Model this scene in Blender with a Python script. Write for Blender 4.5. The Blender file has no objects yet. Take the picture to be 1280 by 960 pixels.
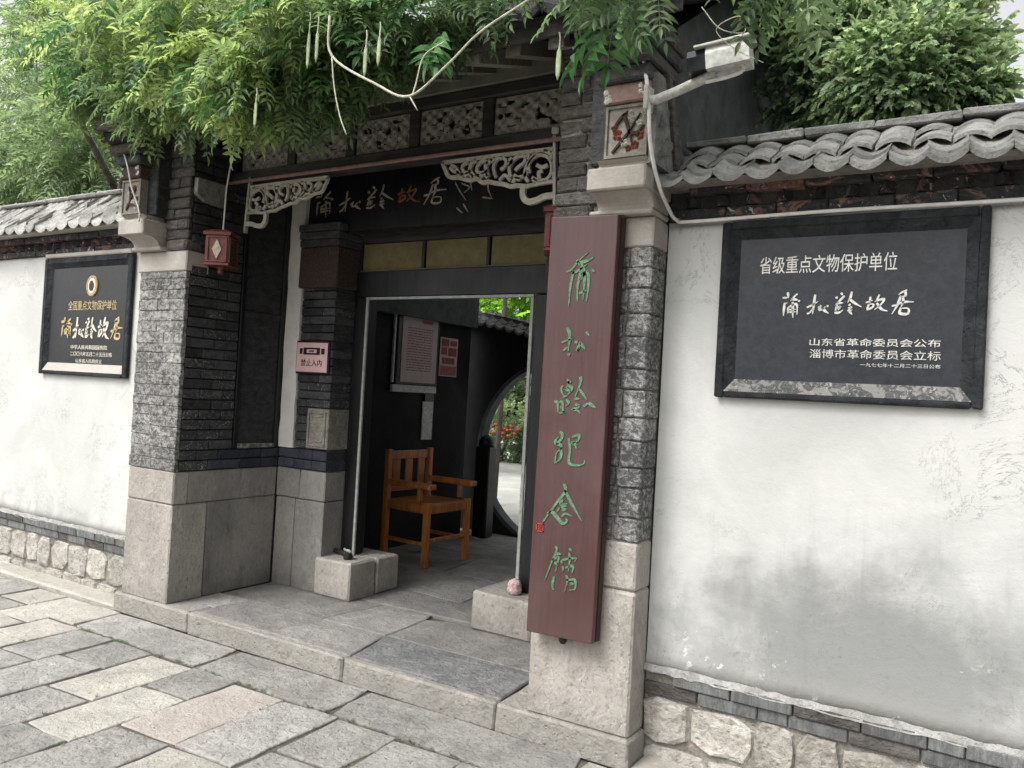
import bpy, bmesh, math, random
import numpy as np
from mathutils import Vector, Matrix
random.seed(7); rng = np.random.default_rng(7)
S = bpy.context.scene; COL = S.collection; R_ = math.radians
PI = math.pi

# ------------------------------------------------------------------ camera
cam = bpy.data.cameras.new('camera'); cam.sensor_width = 36.0; cam.lens = 28.125; cam.clip_end = 500; cam.clip_start = .05
co = bpy.data.objects.new('camera', cam); COL.objects.link(co); S.camera = co
co.matrix_world = Matrix(((0.85309311, -0.04057394, 0.52017872, 0), (0.51880223, -0.04001867, -0.85395711, 0),
                          (0.05546527, 0.99837481, -0.0130898, 1.55), (0, 0, 0, 1)))
# ------------------------------------------------------------------ sky and sun
W = bpy.data.worlds.new('World'); S.world = W; W.use_nodes = True
nt = W.node_tree; bg = nt.nodes['Background']
sky = nt.nodes.new('ShaderNodeTexSky'); sky.sky_type = 'NISHITA'; sky.sun_disc = False
SUN_EL, SUN_AZ = 52, 205          # azimuth: degrees clockwise from +Y
sky.sun_elevation = R_(SUN_EL); sky.sun_rotation = R_(SUN_AZ); sky.air_density = 1.3; sky.dust_density = 6.0; sky.ozone_density = .6
hs = nt.nodes.new('ShaderNodeHueSaturation'); hs.inputs['Saturation'].default_value = .12; hs.inputs['Value'].default_value = 1.4
nt.links.new(sky.outputs[0], hs.inputs['Color']); nt.links.new(hs.outputs[0], bg.inputs['Color']); bg.inputs['Strength'].default_value = .14
sl = bpy.data.lights.new('sun', 'SUN'); sl.energy = 1.3; sl.angle = R_(22); sl.color = (1, .98, .95)
so = bpy.data.objects.new('sun', sl); COL.objects.link(so)
sd = Vector((math.sin(R_(SUN_AZ)) * math.cos(R_(SUN_EL)), math.cos(R_(SUN_AZ)) * math.cos(R_(SUN_EL)), math.sin(R_(SUN_EL))))
so.rotation_euler = sd.to_track_quat('Z', 'Y').to_euler()
S.view_settings.view_transform = 'Standard'; S.view_settings.look = 'None'; S.view_settings.exposure = .46; S.view_settings.gamma = 1
S.cycles.max_bounces = 6; S.cycles.diffuse_bounces = 4; S.cycles.transparent_max_bounces = 8

# ------------------------------------------------------------------ materials
class NG:
    def __init__(s, name):
        s.m = bpy.data.materials.new(name); s.m.use_nodes = True; s.t = s.m.node_tree; s.n = s.t.nodes; s.l = s.t.links
        s.b = s.n['Principled BSDF']; s.geo = s.n.new('ShaderNodeNewGeometry'); s.oi = s.n.new('ShaderNodeObjectInfo')
    def inp(s, sock, v):
        if hasattr(v, 'is_linked') or hasattr(v, 'links'): s.l.new(v, sock)
        else: sock.default_value = v
    def scaled(s, sc):
        if sc == (1, 1, 1): return s.geo.outputs['Position']
        m = s.n.new('ShaderNodeVectorMath'); m.operation = 'MULTIPLY'; s.l.new(s.geo.outputs['Position'], m.inputs[0]); m.inputs[1].default_value = sc; return m.outputs[0]
    def noise(s, scale, detail=5, rough=.6, dist=0, stretch=(1, 1, 1)):
        n = s.n.new('ShaderNodeTexNoise'); n.inputs['Scale'].default_value = scale; n.inputs['Detail'].default_value = detail
        n.inputs['Roughness'].default_value = rough; n.inputs['Distortion'].default_value = dist; s.l.new(s.scaled(stretch), n.inputs['Vector']); return n.outputs['Fac']
    def voro(s, scale, feature='DISTANCE_TO_EDGE', stretch=(1, 1, 1)):
        n = s.n.new('ShaderNodeTexVoronoi'); n.feature = feature; n.inputs['Scale'].default_value = scale; s.l.new(s.scaled(stretch), n.inputs['Vector']); return n.outputs['Distance']
    def ramp(s, f, a, b, lo=0., hi=1.):
        n = s.n.new('ShaderNodeMapRange'); n.interpolation_type = 'SMOOTHSTEP'; s.inp(n.inputs[0], f); n.inputs[1].default_value = a; n.inputs[2].default_value = b
        n.inputs[3].default_value = lo; n.inputs[4].default_value = hi; return n.outputs[0]
    def math(s, op, a, b=0.):
        n = s.n.new('ShaderNodeMath'); n.operation = op; s.inp(n.inputs[0], a); s.inp(n.inputs[1], b); return n.outputs[0]
    def mix(s, f, a, b, mode='MIX'):
        n = s.n.new('ShaderNodeMix'); n.data_type = 'RGBA'; n.blend_type = mode; s.inp(n.inputs[0], f)
        for k, v in ((6, a), (7, b)): s.inp(n.inputs[k], v if not isinstance(v, tuple) else (*v[:3], 1))
        return n.outputs[2]
    def pos(s):
        n = s.n.new('ShaderNodeSeparateXYZ'); s.l.new(s.geo.outputs['Position'], n.inputs[0]); return n.outputs
    def bump(s, h, strength, dist=.01, prev=None):
        n = s.n.new('ShaderNodeBump'); s.inp(n.inputs['Height'], h); n.inputs['Strength'].default_value = strength; n.inputs['Distance'].default_value = dist
        if prev is not None: s.l.new(prev, n.inputs['Normal'])
        s.l.new(n.outputs[0], s.b.inputs['Normal']); return n.outputs[0]
    def color(s, c, rough=.8, spec=.25):
        s.inp(s.b.inputs['Base Color'], c if not isinstance(c, tuple) else (*c[:3], 1)); s.inp(s.b.inputs['Roughness'], rough); s.b.inputs['Specular IOR Level'].default_value = spec
    def vary(s, c, amt):
        r = s.ramp(s.oi.outputs['Random'], 0, 1, 1 - amt, 1 + amt)
        n = s.n.new('ShaderNodeHueSaturation'); s.l.new(c, n.inputs['Color']); s.l.new(r, n.inputs['Value']); n.inputs['Saturation'].default_value = 1
        return n.outputs[0]

def stone(name, c1, c2, dark, scale=6, spk=60, bump=.5, vary=.12, speck=.35, rough=.85, stretch=(1, 1, 1), moss=0):
    g = NG(name)
    a = g.ramp(g.noise(scale, 6, .65, .6, stretch), .35, .65)
    c = g.mix(a, c1, c2)
    b = g.ramp(g.noise(spk, 4, .7, .3, stretch), .5, .68)
    c = g.mix(g.math('MULTIPLY', b, speck), c, dark)
    d = g.ramp(g.noise(scale * .45, 5, .7, 1.2), .55, .75)
    c = g.mix(g.math('MULTIPLY', d, .55), c, dark)
    pit = g.ramp(g.voro(spk * .7, 'F1', stretch), 0.05, .28, 0, 1)
    vein = g.ramp(g.math('ABSOLUTE', g.math('SUBTRACT', g.noise(scale * 1.7, 7, .68, 1.5, stretch), .5)), .012, 0)
    c = g.mix(g.math('MULTIPLY', g.math('MULTIPLY', vein, g.ramp(g.noise(scale * .6, 3, .5), .5, .62)), speck * 1.2), c, dark)
    c = g.mix(g.ramp(g.noise(scale * 9, 3, .5), .6, .75, 0, .35), c, tuple(min(1, v * 1.35) for v in c2))
    c = g.mix(g.ramp(g.noise(1.1, 5, .65, .3), .42, .68, 0, .32), c, tuple(v * 1.3 for v in dark))
    if 'ashlar' in name or 'kerb' in name:
        zz = g.math('ADD', g.pos()[2], g.math('MULTIPLY', g.math('SUBTRACT', g.noise(9, 6, .7), .5), .5)); c = g.mix(g.ramp(zz, .30, .08, 0, .5), c, tuple(v * .95 for v in dark))
        st = g.math('MULTIPLY', g.ramp(g.noise(18, 5, .65, .2, (1, 1, .10)), .54, .7), g.ramp(g.noise(2.4, 3, .6), .45, .6)); c = g.mix(g.math('MULTIPLY', st, .4), c, dark)
    if moss: c = g.mix(g.math('MULTIPLY', g.ramp(g.noise(9, 6, .7), .6, .72), moss), c, (.10, .12, .06))
    g.color(g.vary(c, vary), rough)
    h = g.math('ADD', g.noise(spk * .6, 7, .72, .4, stretch), g.math('MULTIPLY', pit, .35))
    b1 = g.bump(h, bump, .012)
    g.bump(g.noise(scale * 2.2, 5, .6, .6), min(1, bump * .6), .03, b1)
    return g.m

def mottled(name, light, mid, dark, scale=28, bump=.9):
    g = NG(name)
    n1 = g.noise(scale, 6, .68, .7, (1, 1, 1.35)); n2 = g.noise(scale * 2.9, 4, .6, 1.0); n3 = g.noise(2.2, 4, .6, .5, (1, 1, 1.4))
    v = g.math('ADD', g.math('MULTIPLY', n1, .65), g.math('ADD', g.math('MULTIPLY', n2, .3), g.math('MULTIPLY', n3, .22)))
    c = g.mix(g.ramp(v, .53, .62), dark, mid); c = g.mix(g.ramp(v, .62, .72), c, light)
    g.color(g.vary(c, .1), .9, .2); g.bump(v, bump, .02); return g.m

def plaster():
    g = NG('white lime plaster')
    P = g.pos(); n = g.noise(2.2, 6, .62, .6); nf = g.noise(11, 6, .7, .15); nff = g.noise(48, 5, .72, .1)
    c = g.mix(g.ramp(n, .35, .7), (.55, .548, .53), (.47, .475, .458))
    # overall smudges
    c = g.mix(g.ramp(nf, .60, .75, 0, .16), c, (.40, .41, .39))
    # damp grey stain at the foot of the right wall
    dx = g.math('DIVIDE', g.math('SUBTRACT', P[0], -.40), .72); dz = g.math('DIVIDE', g.math('SUBTRACT', P[2], .60), .38)
    wob = g.math('MULTIPLY', g.math('SUBTRACT', g.noise(4.2, 8, .62, .15), .5), 1.5)
    d = g.math('ADD', g.math('SQRT', g.math('ADD', g.math('MULTIPLY', dx, dx), g.math('MULTIPLY', dz, dz))), wob)
    c = g.mix(g.ramp(d, 1.75, .85, 0, .26), c, (.28, .285, .28)); c = g.mix(g.ramp(d, 1.25, .45, 0, .74), c, (.165, .17, .168)); dr = g.math('MULTIPLY', g.ramp(g.noise(15, 5, .65, .1, (1, 1, .12)), .5, .7), g.ramp(d, 1.9, 1.0)); c = g.mix(g.math('MULTIPLY', dr, .22), c, (.18, .185, .18))
    dx2 = g.math('DIVIDE', g.math('SUBTRACT', P[0], -.98), .3); d2 = g.math('ADD', g.math('SQRT', g.math('ADD', g.math('MULTIPLY', dx2, dx2), g.math('POWER', g.math('DIVIDE', g.math('SUBTRACT', P[2], .5), .25), 2.0))), wob)
    c = g.mix(g.ramp(d2, 1.1, .3, 0, .4), c, (.30, .31, .30))
    dx3 = g.math('DIVIDE', g.math('SUBTRACT', P[0], .15), .28); d3 = g.math('ADD', g.math('SQRT', g.math('ADD', g.math('MULTIPLY', dx3, dx3), g.math('POWER', g.math('DIVIDE', g.math('SUBTRACT', P[2], 1.05), .35), 2.0))), wob)
    c = g.mix(g.ramp(d3, 1.1, .3, 0, .3), c, (.40, .41, .40))
    # grime along the foot
    foot = g.ramp(g.math('ADD', P[2], g.math('MULTIPLY', g.math('SUBTRACT', g.noise(7, 6, .72, .8), .5), .5)), .62, .36)
    c = g.mix(g.math('MULTIPLY', foot, .6), c, (.24, .24, .225))
    lowm = g.ramp(P[2], 1.35, .5)
    sp = g.math('MULTIPLY', g.ramp(nff, .58, .66), g.math('MULTIPLY', g.ramp(g.noise(4.5, 4, .6, 1), .50, .62), lowm))
    c = g.mix(g.math('MULTIPLY', sp, .65), c, (.16, .16, .15))
    fl = g.math('MULTIPLY', g.ramp(g.noise(21, 6, .66, .3), .60, .66), g.math('MULTIPLY', g.ramp(P[2], .85, .5), g.ramp(g.noise(5, 2, .5), .5, .6)))
    c = g.mix(g.math('MULTIPLY', fl, .7), c, (.62, .62, .60)); pz = g.math('MULTIPLY', g.ramp(g.noise(13, 8, .74, .3), .60, .66), g.ramp(g.math('ADD', P[2], g.math('MULTIPLY', g.noise(3, 3, .5), .5)), 1.15, .75)); c = g.mix(g.math('MULTIPLY', pz, .38), c, (.17, .17, .16))
    ck = g.math('MULTIPLY', g.ramp(g.math('ABSOLUTE', g.math('SUBTRACT', g.noise(3.1, 8, .7, .9), .5)), .006, .001), g.ramp(g.noise(2.0, 3, .6), .47, .55))
    c = g.mix(g.math('MULTIPLY', ck, .75), c, (.2, .2, .19))
    # drip marks under the coping
    st = g.math('MULTIPLY', g.ramp(g.noise(26, 4, .6, 0, (1, 1, .06)), .56, .72), g.ramp(P[2], 2.0, 2.38))
    c = g.mix(g.math('MULTIPLY', st, .35), c, (.33, .33, .31))
    g.color(c, .92, .15); g.bump(g.math('ADD', nf, g.math('MULTIPLY', nff, .35)), .35, .012); return g.m

def plain(name, c, rough=.7, bump=.15, nscale=40, amt=.25, vary=.06, spec=.25, stretch=(1, 1, 1), metal=0):
    g = NG(name)
    n = g.noise(nscale, 5, .65, .4, stretch); n2 = g.noise(nscale * .12, 4, .6, .6)
    cc = g.mix(g.ramp(n, .3, .7), tuple(v * (1 - amt) for v in c), tuple(min(1, v * (1 + amt)) for v in c))
    cc = g.mix(g.ramp(n2, .5, .75, 0, .4), cc, tuple(v * .55 + .01 for v in c))
    g.color(g.vary(cc, vary), g.ramp(n2, .3, .7, rough * .85, min(1, rough * 1.1)), spec); g.b.inputs['Metallic'].default_value = metal
    g.bump(n, bump, .01); return g.m

def patchy(name, base, patch, white, thr=.56, nsc=9, stretch=(1, 1, 1), bump=.6):
    g = NG(name)
    n = g.noise(nsc, 5, .65, 1.2, stretch); n2 = g.noise(nsc * 5, 4, .65, .6); n3 = g.noise(nsc * 2.2, 4, .6, 2.0)
    c = g.mix(g.ramp(n2, .35, .7), base, tuple(v * 1.8 for v in base))
    c = g.mix(g.ramp(n, thr, thr + .06), c, patch); c = g.mix(g.ramp(n3, thr + .08, thr + .12), c, white)
    g.color(g.vary(c, .15), .85, .2); g.bump(g.math('ADD', n2, n3), bump, .012); return g.m

def leafmat(name, lo, hi, young, tr=.35):
    g = NG(name)
    at = g.n.new('ShaderNodeAttribute'); at.attribute_name = 'tint'
    c = g.mix(at.outputs['Fac'], lo, hi); c = g.mix(g.ramp(at.outputs['Fac'], .72, 1.0, 0, 1), c, young)
    r = g.ramp(g.geo.outputs['Random Per Island'], 0, 1, .68, 1.32)
    hv = g.n.new('ShaderNodeHueSaturation'); g.l.new(c, hv.inputs['Color']); g.l.new(r, hv.inputs['Value'])
    g.color(hv.outputs[0], .45, .6)
    tl = g.n.new('ShaderNodeBsdfTranslucent'); hv2 = g.n.new('ShaderNodeHueSaturation'); hv2.inputs['Value'].default_value = 1.9; hv2.inputs['Saturation'].default_value = 1.1
    g.l.new(hv.outputs[0], hv2.inputs['Color']); g.l.new(hv2.outputs[0], tl.inputs['Color'])
    mx = g.n.new('ShaderNodeMixShader'); mx.inputs[0].default_value = tr
    g.l.new(g.b.outputs[0], mx.inputs[1]); g.l.new(tl.outputs[0], mx.inputs[2]); g.l.new(mx.outputs[0], g.n['Material Output'].inputs['Surface']); return g.m

def board_mat():
    g = NG('maroon lacquer board')
    gr = g.noise(60, 5, .65, .3, (1, 1, .035)); big = g.noise(3, 6, .65, .6); sp = g.noise(90, 3, .6)
    c = g.mix(g.ramp(gr, .3, .7), (.056, .024, .024), (.068, .031, .030)); c = g.mix(g.ramp(big, .42, .72, 0, .45), c, (.085, .050, .047))
    c = g.mix(g.ramp(sp, .66, .72, 0, .5), c, (.15, .11, .10)); c = g.mix(g.ramp(g.pos()[2], .75, .5, 0, .25), c, (.11, .075, .065))
    g.color(c, g.ramp(big, .3, .7, .33, .6), .45); g.bump(gr, .25, .004); return g.m

M = dict(
 flag_buff=stone('buff flagstone', (.36, .345, .31), (.46, .435, .39), (.18, .17, .155), 5, 55, .9, .12, .5),
 flag_grey=stone('grey flagstone', (.26, .255, .24), (.37, .36, .335), (.115, .115, .112), 6, 50, 1.0, .14, .6),
 flag_pink=stone('pinkish flagstone', (.35, .315, .285), (.42, .38, .345), (.19, .17, .155), 5, 55, .9, .1, .5),
 flag_rough=stone('rough worn flagstone', (.29, .28, .26), (.38, .37, .345), (.13, .13, .125), 9, 45, 1.0, .12, .6, moss=.25),
 bed=stone('joint soil', (.09, .082, .068), (.15, .14, .115), (.04, .038, .03), 12, 60, .6, 0, .5, moss=.5),
 apron=stone('worn concrete apron', (.33, .315, .28), (.41, .39, .35), (.2, .19, .17), 4, 60, .5, .06, .4),
 kerb=stone('kerb limestone', (.35, .33, .295), (.43, .41, .375), (.17, .16, .145), 6, 50, 1.0, .07, .55),
 slab=stone('worn threshold slab', (.19, .185, .175), (.27, .26, .245), (.07, .072, .075), 5, 45, .9, .13, .5),
 slab_dark=stone('blue grey threshold slab', (.145, .147, .148), (.225, .225, .222), (.05, .052, .054), 7, 45, 1.0, .1, .6),
 ashlar=stone('chiselled ashlar', (.33, .305, .275), (.41, .385, .35), (.17, .16, .145), 4, 60, .9, .06, .5, stretch=(1, 1, .55)),
 ashlar_in=stone('shade toned grey ashlar', (.225, .215, .20), (.30, .285, .265), (.09, .09, .085), 3, 60, .5, .1, .4, stretch=(1, 1, .5)),  # inner copy of the pier base stone, shade put into its colour
 cap=stone('smooth capital stone', (.36, .33, .295), (.43, .40, .36), (.22, .2, .18), 5, 60, .25, .04, .2),
 rubble=stone('cream rubble stone', (.32, .30, .265), (.46, .44, .40), (.15, .14, .12), 11, 34, 1.0, .18, .65),
 mortar=stone('grey mortar', (.20, .19, .165), (.30, .285, .25), (.06, .06, .055), 12, 60, .8, 0, .5),
 mortar_pale=stone('pale lime mortar', (.27, .265, .25), (.38, .375, .36), (.15, .15, .14), 12, 50, .9, 0, .5),
 mortar_dark=stone('dark mortar', (.045, .045, .045), (.085, .085, .083), (.02, .02, .02), 12, 60, .6, 0, .5),
 mottleL=mottled('speckled facing stone', (.42, .41, .39), (.26, .255, .245), (.09, .09, .088), 34, .8),
 mottleR=mottled('rough hewn facing stone', (.40, .395, .38), (.20, .20, .195), (.07, .07, .069), 36, .6),
 brick_dark=stone('dark painted shaded brick', (.040, .041, .044), (.078, .078, .080), (.016, .016, .017), 14, 50, .7, .35, .5, stretch=(1, 1, 2)),  # dark paint and the recess shade both put into the colour
 brick_blue=stone('bluish dark brick', (.035, .038, .05), (.06, .064, .08), (.018, .018, .022), 14, 50, .5, .25, .4),
 brick_grey=stone('weathered grey brick', (.085, .078, .072), (.145, .135, .125), (.035, .033, .031), 16, 45, 1.0, .22, .5, stretch=(1, 1, 2.5)),
 brick_base=stone('grey footing brick', (.095, .098, .098), (.165, .168, .165), (.05, .05, .05), 14, 60, .5, .25, .4, stretch=(2.5, 1, .6)),
 brick_chalk=patchy('chalk streaked dark brick', (.038, .038, .04), (.10, .10, .098), (.30, .30, .285), .53, 16, (1, 1, 2.6)),
 fascia=patchy('peeling dark fascia', (.035, .035, .037), (.20, .12, .10), (.46, .44, .41), .55, 9, (1, 1, 1.6)),
 fascia_red=patchy('bare red brick', (.13, .075, .06), (.07, .05, .045), (.50, .44, .40), .55, 18),
 tile=stone('grey clay tile', (.155, .155, .147), (.26, .257, .245), (.07, .07, .065), 10, 45, .8, .2, .45, moss=.15),
 tileL=stone('pale weathered tile', (.33, .325, .31), (.47, .46, .44), (.1, .1, .095), 10, 45, .7, .2, .4),
 tile_dark=stone('dark roof tile', (.05, .052, .055), (.09, .092, .095), (.02, .02, .02), 10, 45, .6, .2, .45),
 plaster=plaster(),
 gable=plain('dark lime wash', (.06, .066, .068), .85, .3, 8, .3),
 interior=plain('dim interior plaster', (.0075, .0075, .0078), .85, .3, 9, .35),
 black_stone=plain('black tablet stone', (.019, .021, .028), .42, .12, 30, .3, 0, .4),
 black_polish=plain('polished black granite', (.014, .015, .018), .34, .02, 30, .3, 0, .6),
 tab_frame=stone('worn dark stone frame', (.018, .020, .023), (.038, .041, .045), (.008, .008, .009), 9, 50, .8, 0, .5),
 tab_sill=patchy('dusty skylit sill', (.075, .077, .077), (.25, .245, .235), (.33, .325, .31), .50, 16),  # dust on the inner panel sill, painted skylight on the tablet bevel
 darkwood=plain('black lacquered wood', (.011, .011, .013), .42, .2, 30, .4, .1, .35, (1, 1, .15)),
 beamwood=plain('aged dark wood', (.042, .038, .036), .6, .3, 25, .4, .1, .25, (.15, 1, 1)),
 olive=plain('faded olive paint', (.16, .16, .13), .75, .2, 12, .15),
 yellow=plain('dull yellow board', (.155, .135, .06), .6, .15, 14, .2),
 cream=plain('cream painted carving', (.40, .375, .315), .7, .3, 40, .2, .05),
 cream_dim=plain('dusty carved wood', (.23, .215, .19), .8, .35, 40, .3, .05),
 rail_red=plain('faded red rail', (.22, .14, .125), .6, .2, 30, .2),
 white_post=plain('whitewashed strip', (.66, .635, .60), .85, .3, 10, .08),
 steel=plain('dull metal edging', (.33, .335, .32), .4, .1, 30, .2, 0, .5),
  maroon=board_mat(),
 maroon_dark=plain('board edge lacquer', (.035, .018, .018), .5, .05, 14, .1),
 green=plain('green carved lettering', (.095, .18, .105), .6, .2, 90, .35),
 sealred=plain('seal red', (.30, .035, .03), .6, .1),
 gold=plain('gold leaf', (.48, .38, .20), .38, .15, 60, .25, 0, .5),
 brownred=plain('brown enamel', (.07, .022, .012), .35, .05),
 palegold=plain('pale worn lettering', (.66, .62, .54), .6, .1, 80, .25),
 bronze=plain('dulled gilt lettering', (.42, .385, .31), .5, .1, 80, .35),
 rustgilt=plain('rusty gilt lettering', (.26, .12, .06), .5, .1, 80, .35),
 whitetext=plain('white painted lettering', (.66, .655, .62), .7, .1, 80, .2),
 red_lacq=plain('red lacquer', (.135, .032, .027), .38, .2, 30, .3, 0, .45),
 lant_glass=plain('lantern pane', (.45, .36, .30), .3, .05),
 brown_red=patchy('flaking red brown paint', (.055, .037, .032), (.10, .075, .065), (.26, .235, .20), .62, 12),
 pink=plain('faded pink sign', (.72, .48, .47), .6, .05, 10, .06),
 ink=plain('dark ink', (.03, .015, .02), .6, .05),
 paper=plain('notice paper', (.42, .35, .35), .8, .05, 12, .06),
 paper_ink=plain('reddish print', (.26, .10, .10), .8, .05),
 white_trim=plain('white trim', (.42, .44, .40), .6, .05),
 chairwood=plain('orange varnished wood', (.42, .15, .04), .4, .15, 18, .35, .06, .5, (1, 1, .12)),
 pvc=plain('grey white conduit', (.66, .64, .62), .45, .05, 20, .12),
 cam_white=plain('camera housing', (.50, .50, .47), .4, .05),
 cam_black=plain('camera glass', (.008, .009, .012), .15, .02),
 iron=plain('black iron', (.02, .02, .02), .4, .3),
 pinkwhite=plain('pinkish fibre', (.5, .36, .35), .8, .5, 60, .5),
 panel_bg=plain('panel ground', (.25, .235, .21), .8, .2),
 flower_red=plain('carved red blossom', (.20, .062, .05), .75, .4, 40, .4),
 flower_white=plain('carved white blossom', (.58, .56, .52), .75, .4, 40, .3),
 branch_brown=plain('carved brown branch', (.055, .030, .022), .75, .4),
 leaf=leafmat('wisteria leaf', (.07, .12, .06), (.185, .25, .105), (.32, .39, .16), .55),
 leaf_near=leafmat('near wisteria leaf', (.05, .13, .05), (.10, .21, .06), (.20, .32, .07), .3),
 leaf_tree=leafmat('tree leaf', (.09, .135, .07), (.23, .30, .15), (.35, .42, .22), .55),
 leaf_pale=leafmat('pale tree leaf', (.08, .12, .068), (.20, .27, .145), (.31, .38, .20), .55),
 leaf_court=leafmat('courtyard leaf', (.05, .12, .02), (.16, .30, .04), (.30, .50, .07), .45),
 bark=stone('bark', (.07, .06, .048), (.13, .115, .095), (.03, .026, .02), 8, 40, 1.0, .05, .5, stretch=(1, 1, .3)),
 twig=plain('pale twig', (.46, .46, .36), .7, .2),
 pod=plain('pale green pod', (.30, .36, .22), .6, .2),
 rock=stone('pale garden rock', (.38, .38, .35), (.5, .5, .47), (.15, .15, .14), 4, 20, 1, 0, .6),
 court=stone('pale courtyard paving', (.42, .41, .38), (.52, .51, .48), (.25, .25, .23), 3, 30, .5, .06, .3),
 tan=plain('tan wall', (.42, .33, .26), .8, .1),
 redflower=plain('red petals', (.55, .09, .06), .6, .1, 60, .5),
)

# ------------------------------------------------------------------ mesh helpers
WORLD = {}
def finish(o, parent=None, label=None, cat=None, group=None, kind=None):
    if parent is not None:
        o.parent = parent; o.location = o.location - WORLD[parent.name]
    if label: o['label'] = label
    if cat: o['category'] = cat
    if group: o['group'] = group
    if kind: o['kind'] = kind
    return o
def thing(name, loc, label, cat, group=None, rz=0):
    o = bpy.data.objects.new(name, None); COL.objects.link(o); o.location = loc; o.rotation_euler.z = rz; o.empty_display_size = .1
    WORLD[o.name] = Vector(loc); return finish(o, None, label, cat, group)
class MB:
    def __init__(s): s.v = []; s.f = []
    def add(s, vs, fs):
        b = len(s.v); s.v += [tuple(p) for p in vs]; s.f += [tuple(i + b for i in f) for f in fs]; return s
    def box(s, x0, x1, y0, y1, z0, z1):
        return s.add([(x0, y0, z0), (x1, y0, z0), (x1, y1, z0), (x0, y1, z0), (x0, y0, z1), (x1, y0, z1), (x1, y1, z1), (x0, y1, z1)],
                     [(0, 3, 2, 1), (4, 5, 6, 7), (0, 1, 5, 4), (1, 2, 6, 5), (2, 3, 7, 6), (3, 0, 4, 7)])
    def cbox(s, x0, x1, y0, y1, z0, z1, c=.004, j=0.):
        C = []; cen = ((x0 + x1) / 2, (y0 + y1) / 2, (z0 + z1) / 2); h = (abs(x1 - x0) / 2, abs(y1 - y0) / 2, abs(z1 - z0) / 2)
        c = min(c, min(h) * .6); idx = {}
        for sx in (-1, 1):
            for sy in (-1, 1):
                for sz in (-1, 1):
                    jj = [random.uniform(-j, j) for _ in range(3)]
                    for a in range(3):
                        p = [cen[k] + (sx, sy, sz)[k] * (h[k] - (0 if k == a else c * random.uniform(.7, 1.4))) + jj[k] for k in range(3)]
                        idx[(sx, sy, sz, a)] = len(C); C.append(p)
        F = []
        for a in range(3):
            b_, c_ = (a + 1) % 3, (a + 2) % 3
            for sg in (-1, 1):
                q = []
                for u, w in ((-1, -1), (1, -1), (1, 1), (-1, 1)):
                    k = [0, 0, 0]; k[a] = sg; k[b_] = u; k[c_] = w; q.append(idx[(*k, a)])
                F.append(tuple(q if sg > 0 else q[::-1]))
            # edges along axis a : between faces b_ and c_
            for u in (-1, 1):
                for w in (-1, 1):
                    k0 = [0, 0, 0]; k0[a] = -1; k0[b_] = u; k0[c_] = w; k1 = list(k0); k1[a] = 1
                    q = [idx[(*k0, b_)], idx[(*k1, b_)], idx[(*k1, c_)], idx[(*k0, c_)]]
                    F.append(tuple(q if u * w < 0 else q[::-1]))
        for sx in (-1, 1):
            for sy in (-1, 1):
                for sz in (-1, 1):
                    q = [idx[(sx, sy, sz, k)] for k in range(3)]; F.append(tuple(q if sx * sy * sz > 0 else q[::-1]))
        return s.add(C, F)
    def prism(s, poly, axis, a0, a1):
        """poly in the plane normal to axis ('x': (y,z); 'y': (x,z); 'z': (x,y)) extruded a0..a1"""
        def P(p, a): return {'x': (a, p[0], p[1]), 'y': (p[0], a, p[1]), 'z': (p[0], p[1], a)}[axis]
        n = len(poly); vs = [P(p, a0) for p in poly] + [P(p, a1) for p in poly]
        return s.add(vs, [tuple(range(n))[::-1], tuple(range(n, 2 * n))] + [(i, (i + 1) % n, n + (i + 1) % n, n + i) for i in range(n)])
    def tube(s, pts, r, n=8, r1=None, caps=True):
        pts = [Vector(p) for p in pts]; m = len(pts); vs = []
        up = Vector((.13, .21, 1)).normalized()
        for i, p in enumerate(pts):
            t = (pts[min(i + 1, m - 1)] - pts[max(i - 1, 0)]).normalized()
            u = t.cross(up); u = u.normalized() if u.length > .05 else t.cross(Vector((1, 0, 0))).normalized(); w = t.cross(u)
            rr = r if r1 is None else r + (r1 - r) * i / (m - 1)
            vs += [p + u * rr * math.cos(2 * PI * k / n) + w * rr * math.sin(2 * PI * k / n) for k in range(n)]
        fs = [(i * n + k, i * n + (k + 1) % n, (i + 1) * n + (k + 1) % n, (i + 1) * n + k) for i in range(m - 1) for k in range(n)]
        if caps: fs += [tuple(range(n))[::-1], tuple(range((m - 1) * n, m * n))]
        return s.add(vs, fs)
    def lathe(s, prof, c, n=16, sx=1, sy=1, rot=0):
        vs = [(c[0] + sx * r * math.cos(2 * PI * k / n + rot), c[1] + sy * r * math.sin(2 * PI * k / n + rot), c[2] + z) for r, z in prof for k in range(n)]
        fs = [(i * n + k, i * n + (k + 1) % n, (i + 1) * n + (k + 1) % n, (i + 1) * n + k) for i in range(len(prof) - 1) for k in range(n)]
        fs += [tuple(range(n))[::-1], tuple(range((len(prof) - 1) * n, len(prof) * n))]
        return s.add(vs, fs)
    def mesh(s, name, origin=None, smooth=False, fix=False):
        a = np.array(s.v); o = (a.min(0) + a.max(0)) / 2 if origin is None else np.array(origin)
        me = bpy.data.meshes.new(name); me.from_pydata((a - o).tolist(), [], s.f); me.update()
        if fix:
            bm = bmesh.new(); bm.from_mesh(me); bmesh.ops.recalc_face_normals(bm, faces=bm.faces); bm.to_mesh(me); bm.free()
        if smooth: me.polygons.foreach_set('use_smooth', [True] * len(me.polygons))
        return me, Vector(o)
    def build(s, name, mat, parent=None, origin=None, smooth=False, fix=False, **kw):
        me, o = s.mesh(name, origin, smooth, fix); me.materials.append(mat)
        ob = bpy.data.objects.new(name, me); COL.objects.link(ob); ob.location = o; WORLD[ob.name] = o.copy()
        return finish(ob, parent, **kw)
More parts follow.
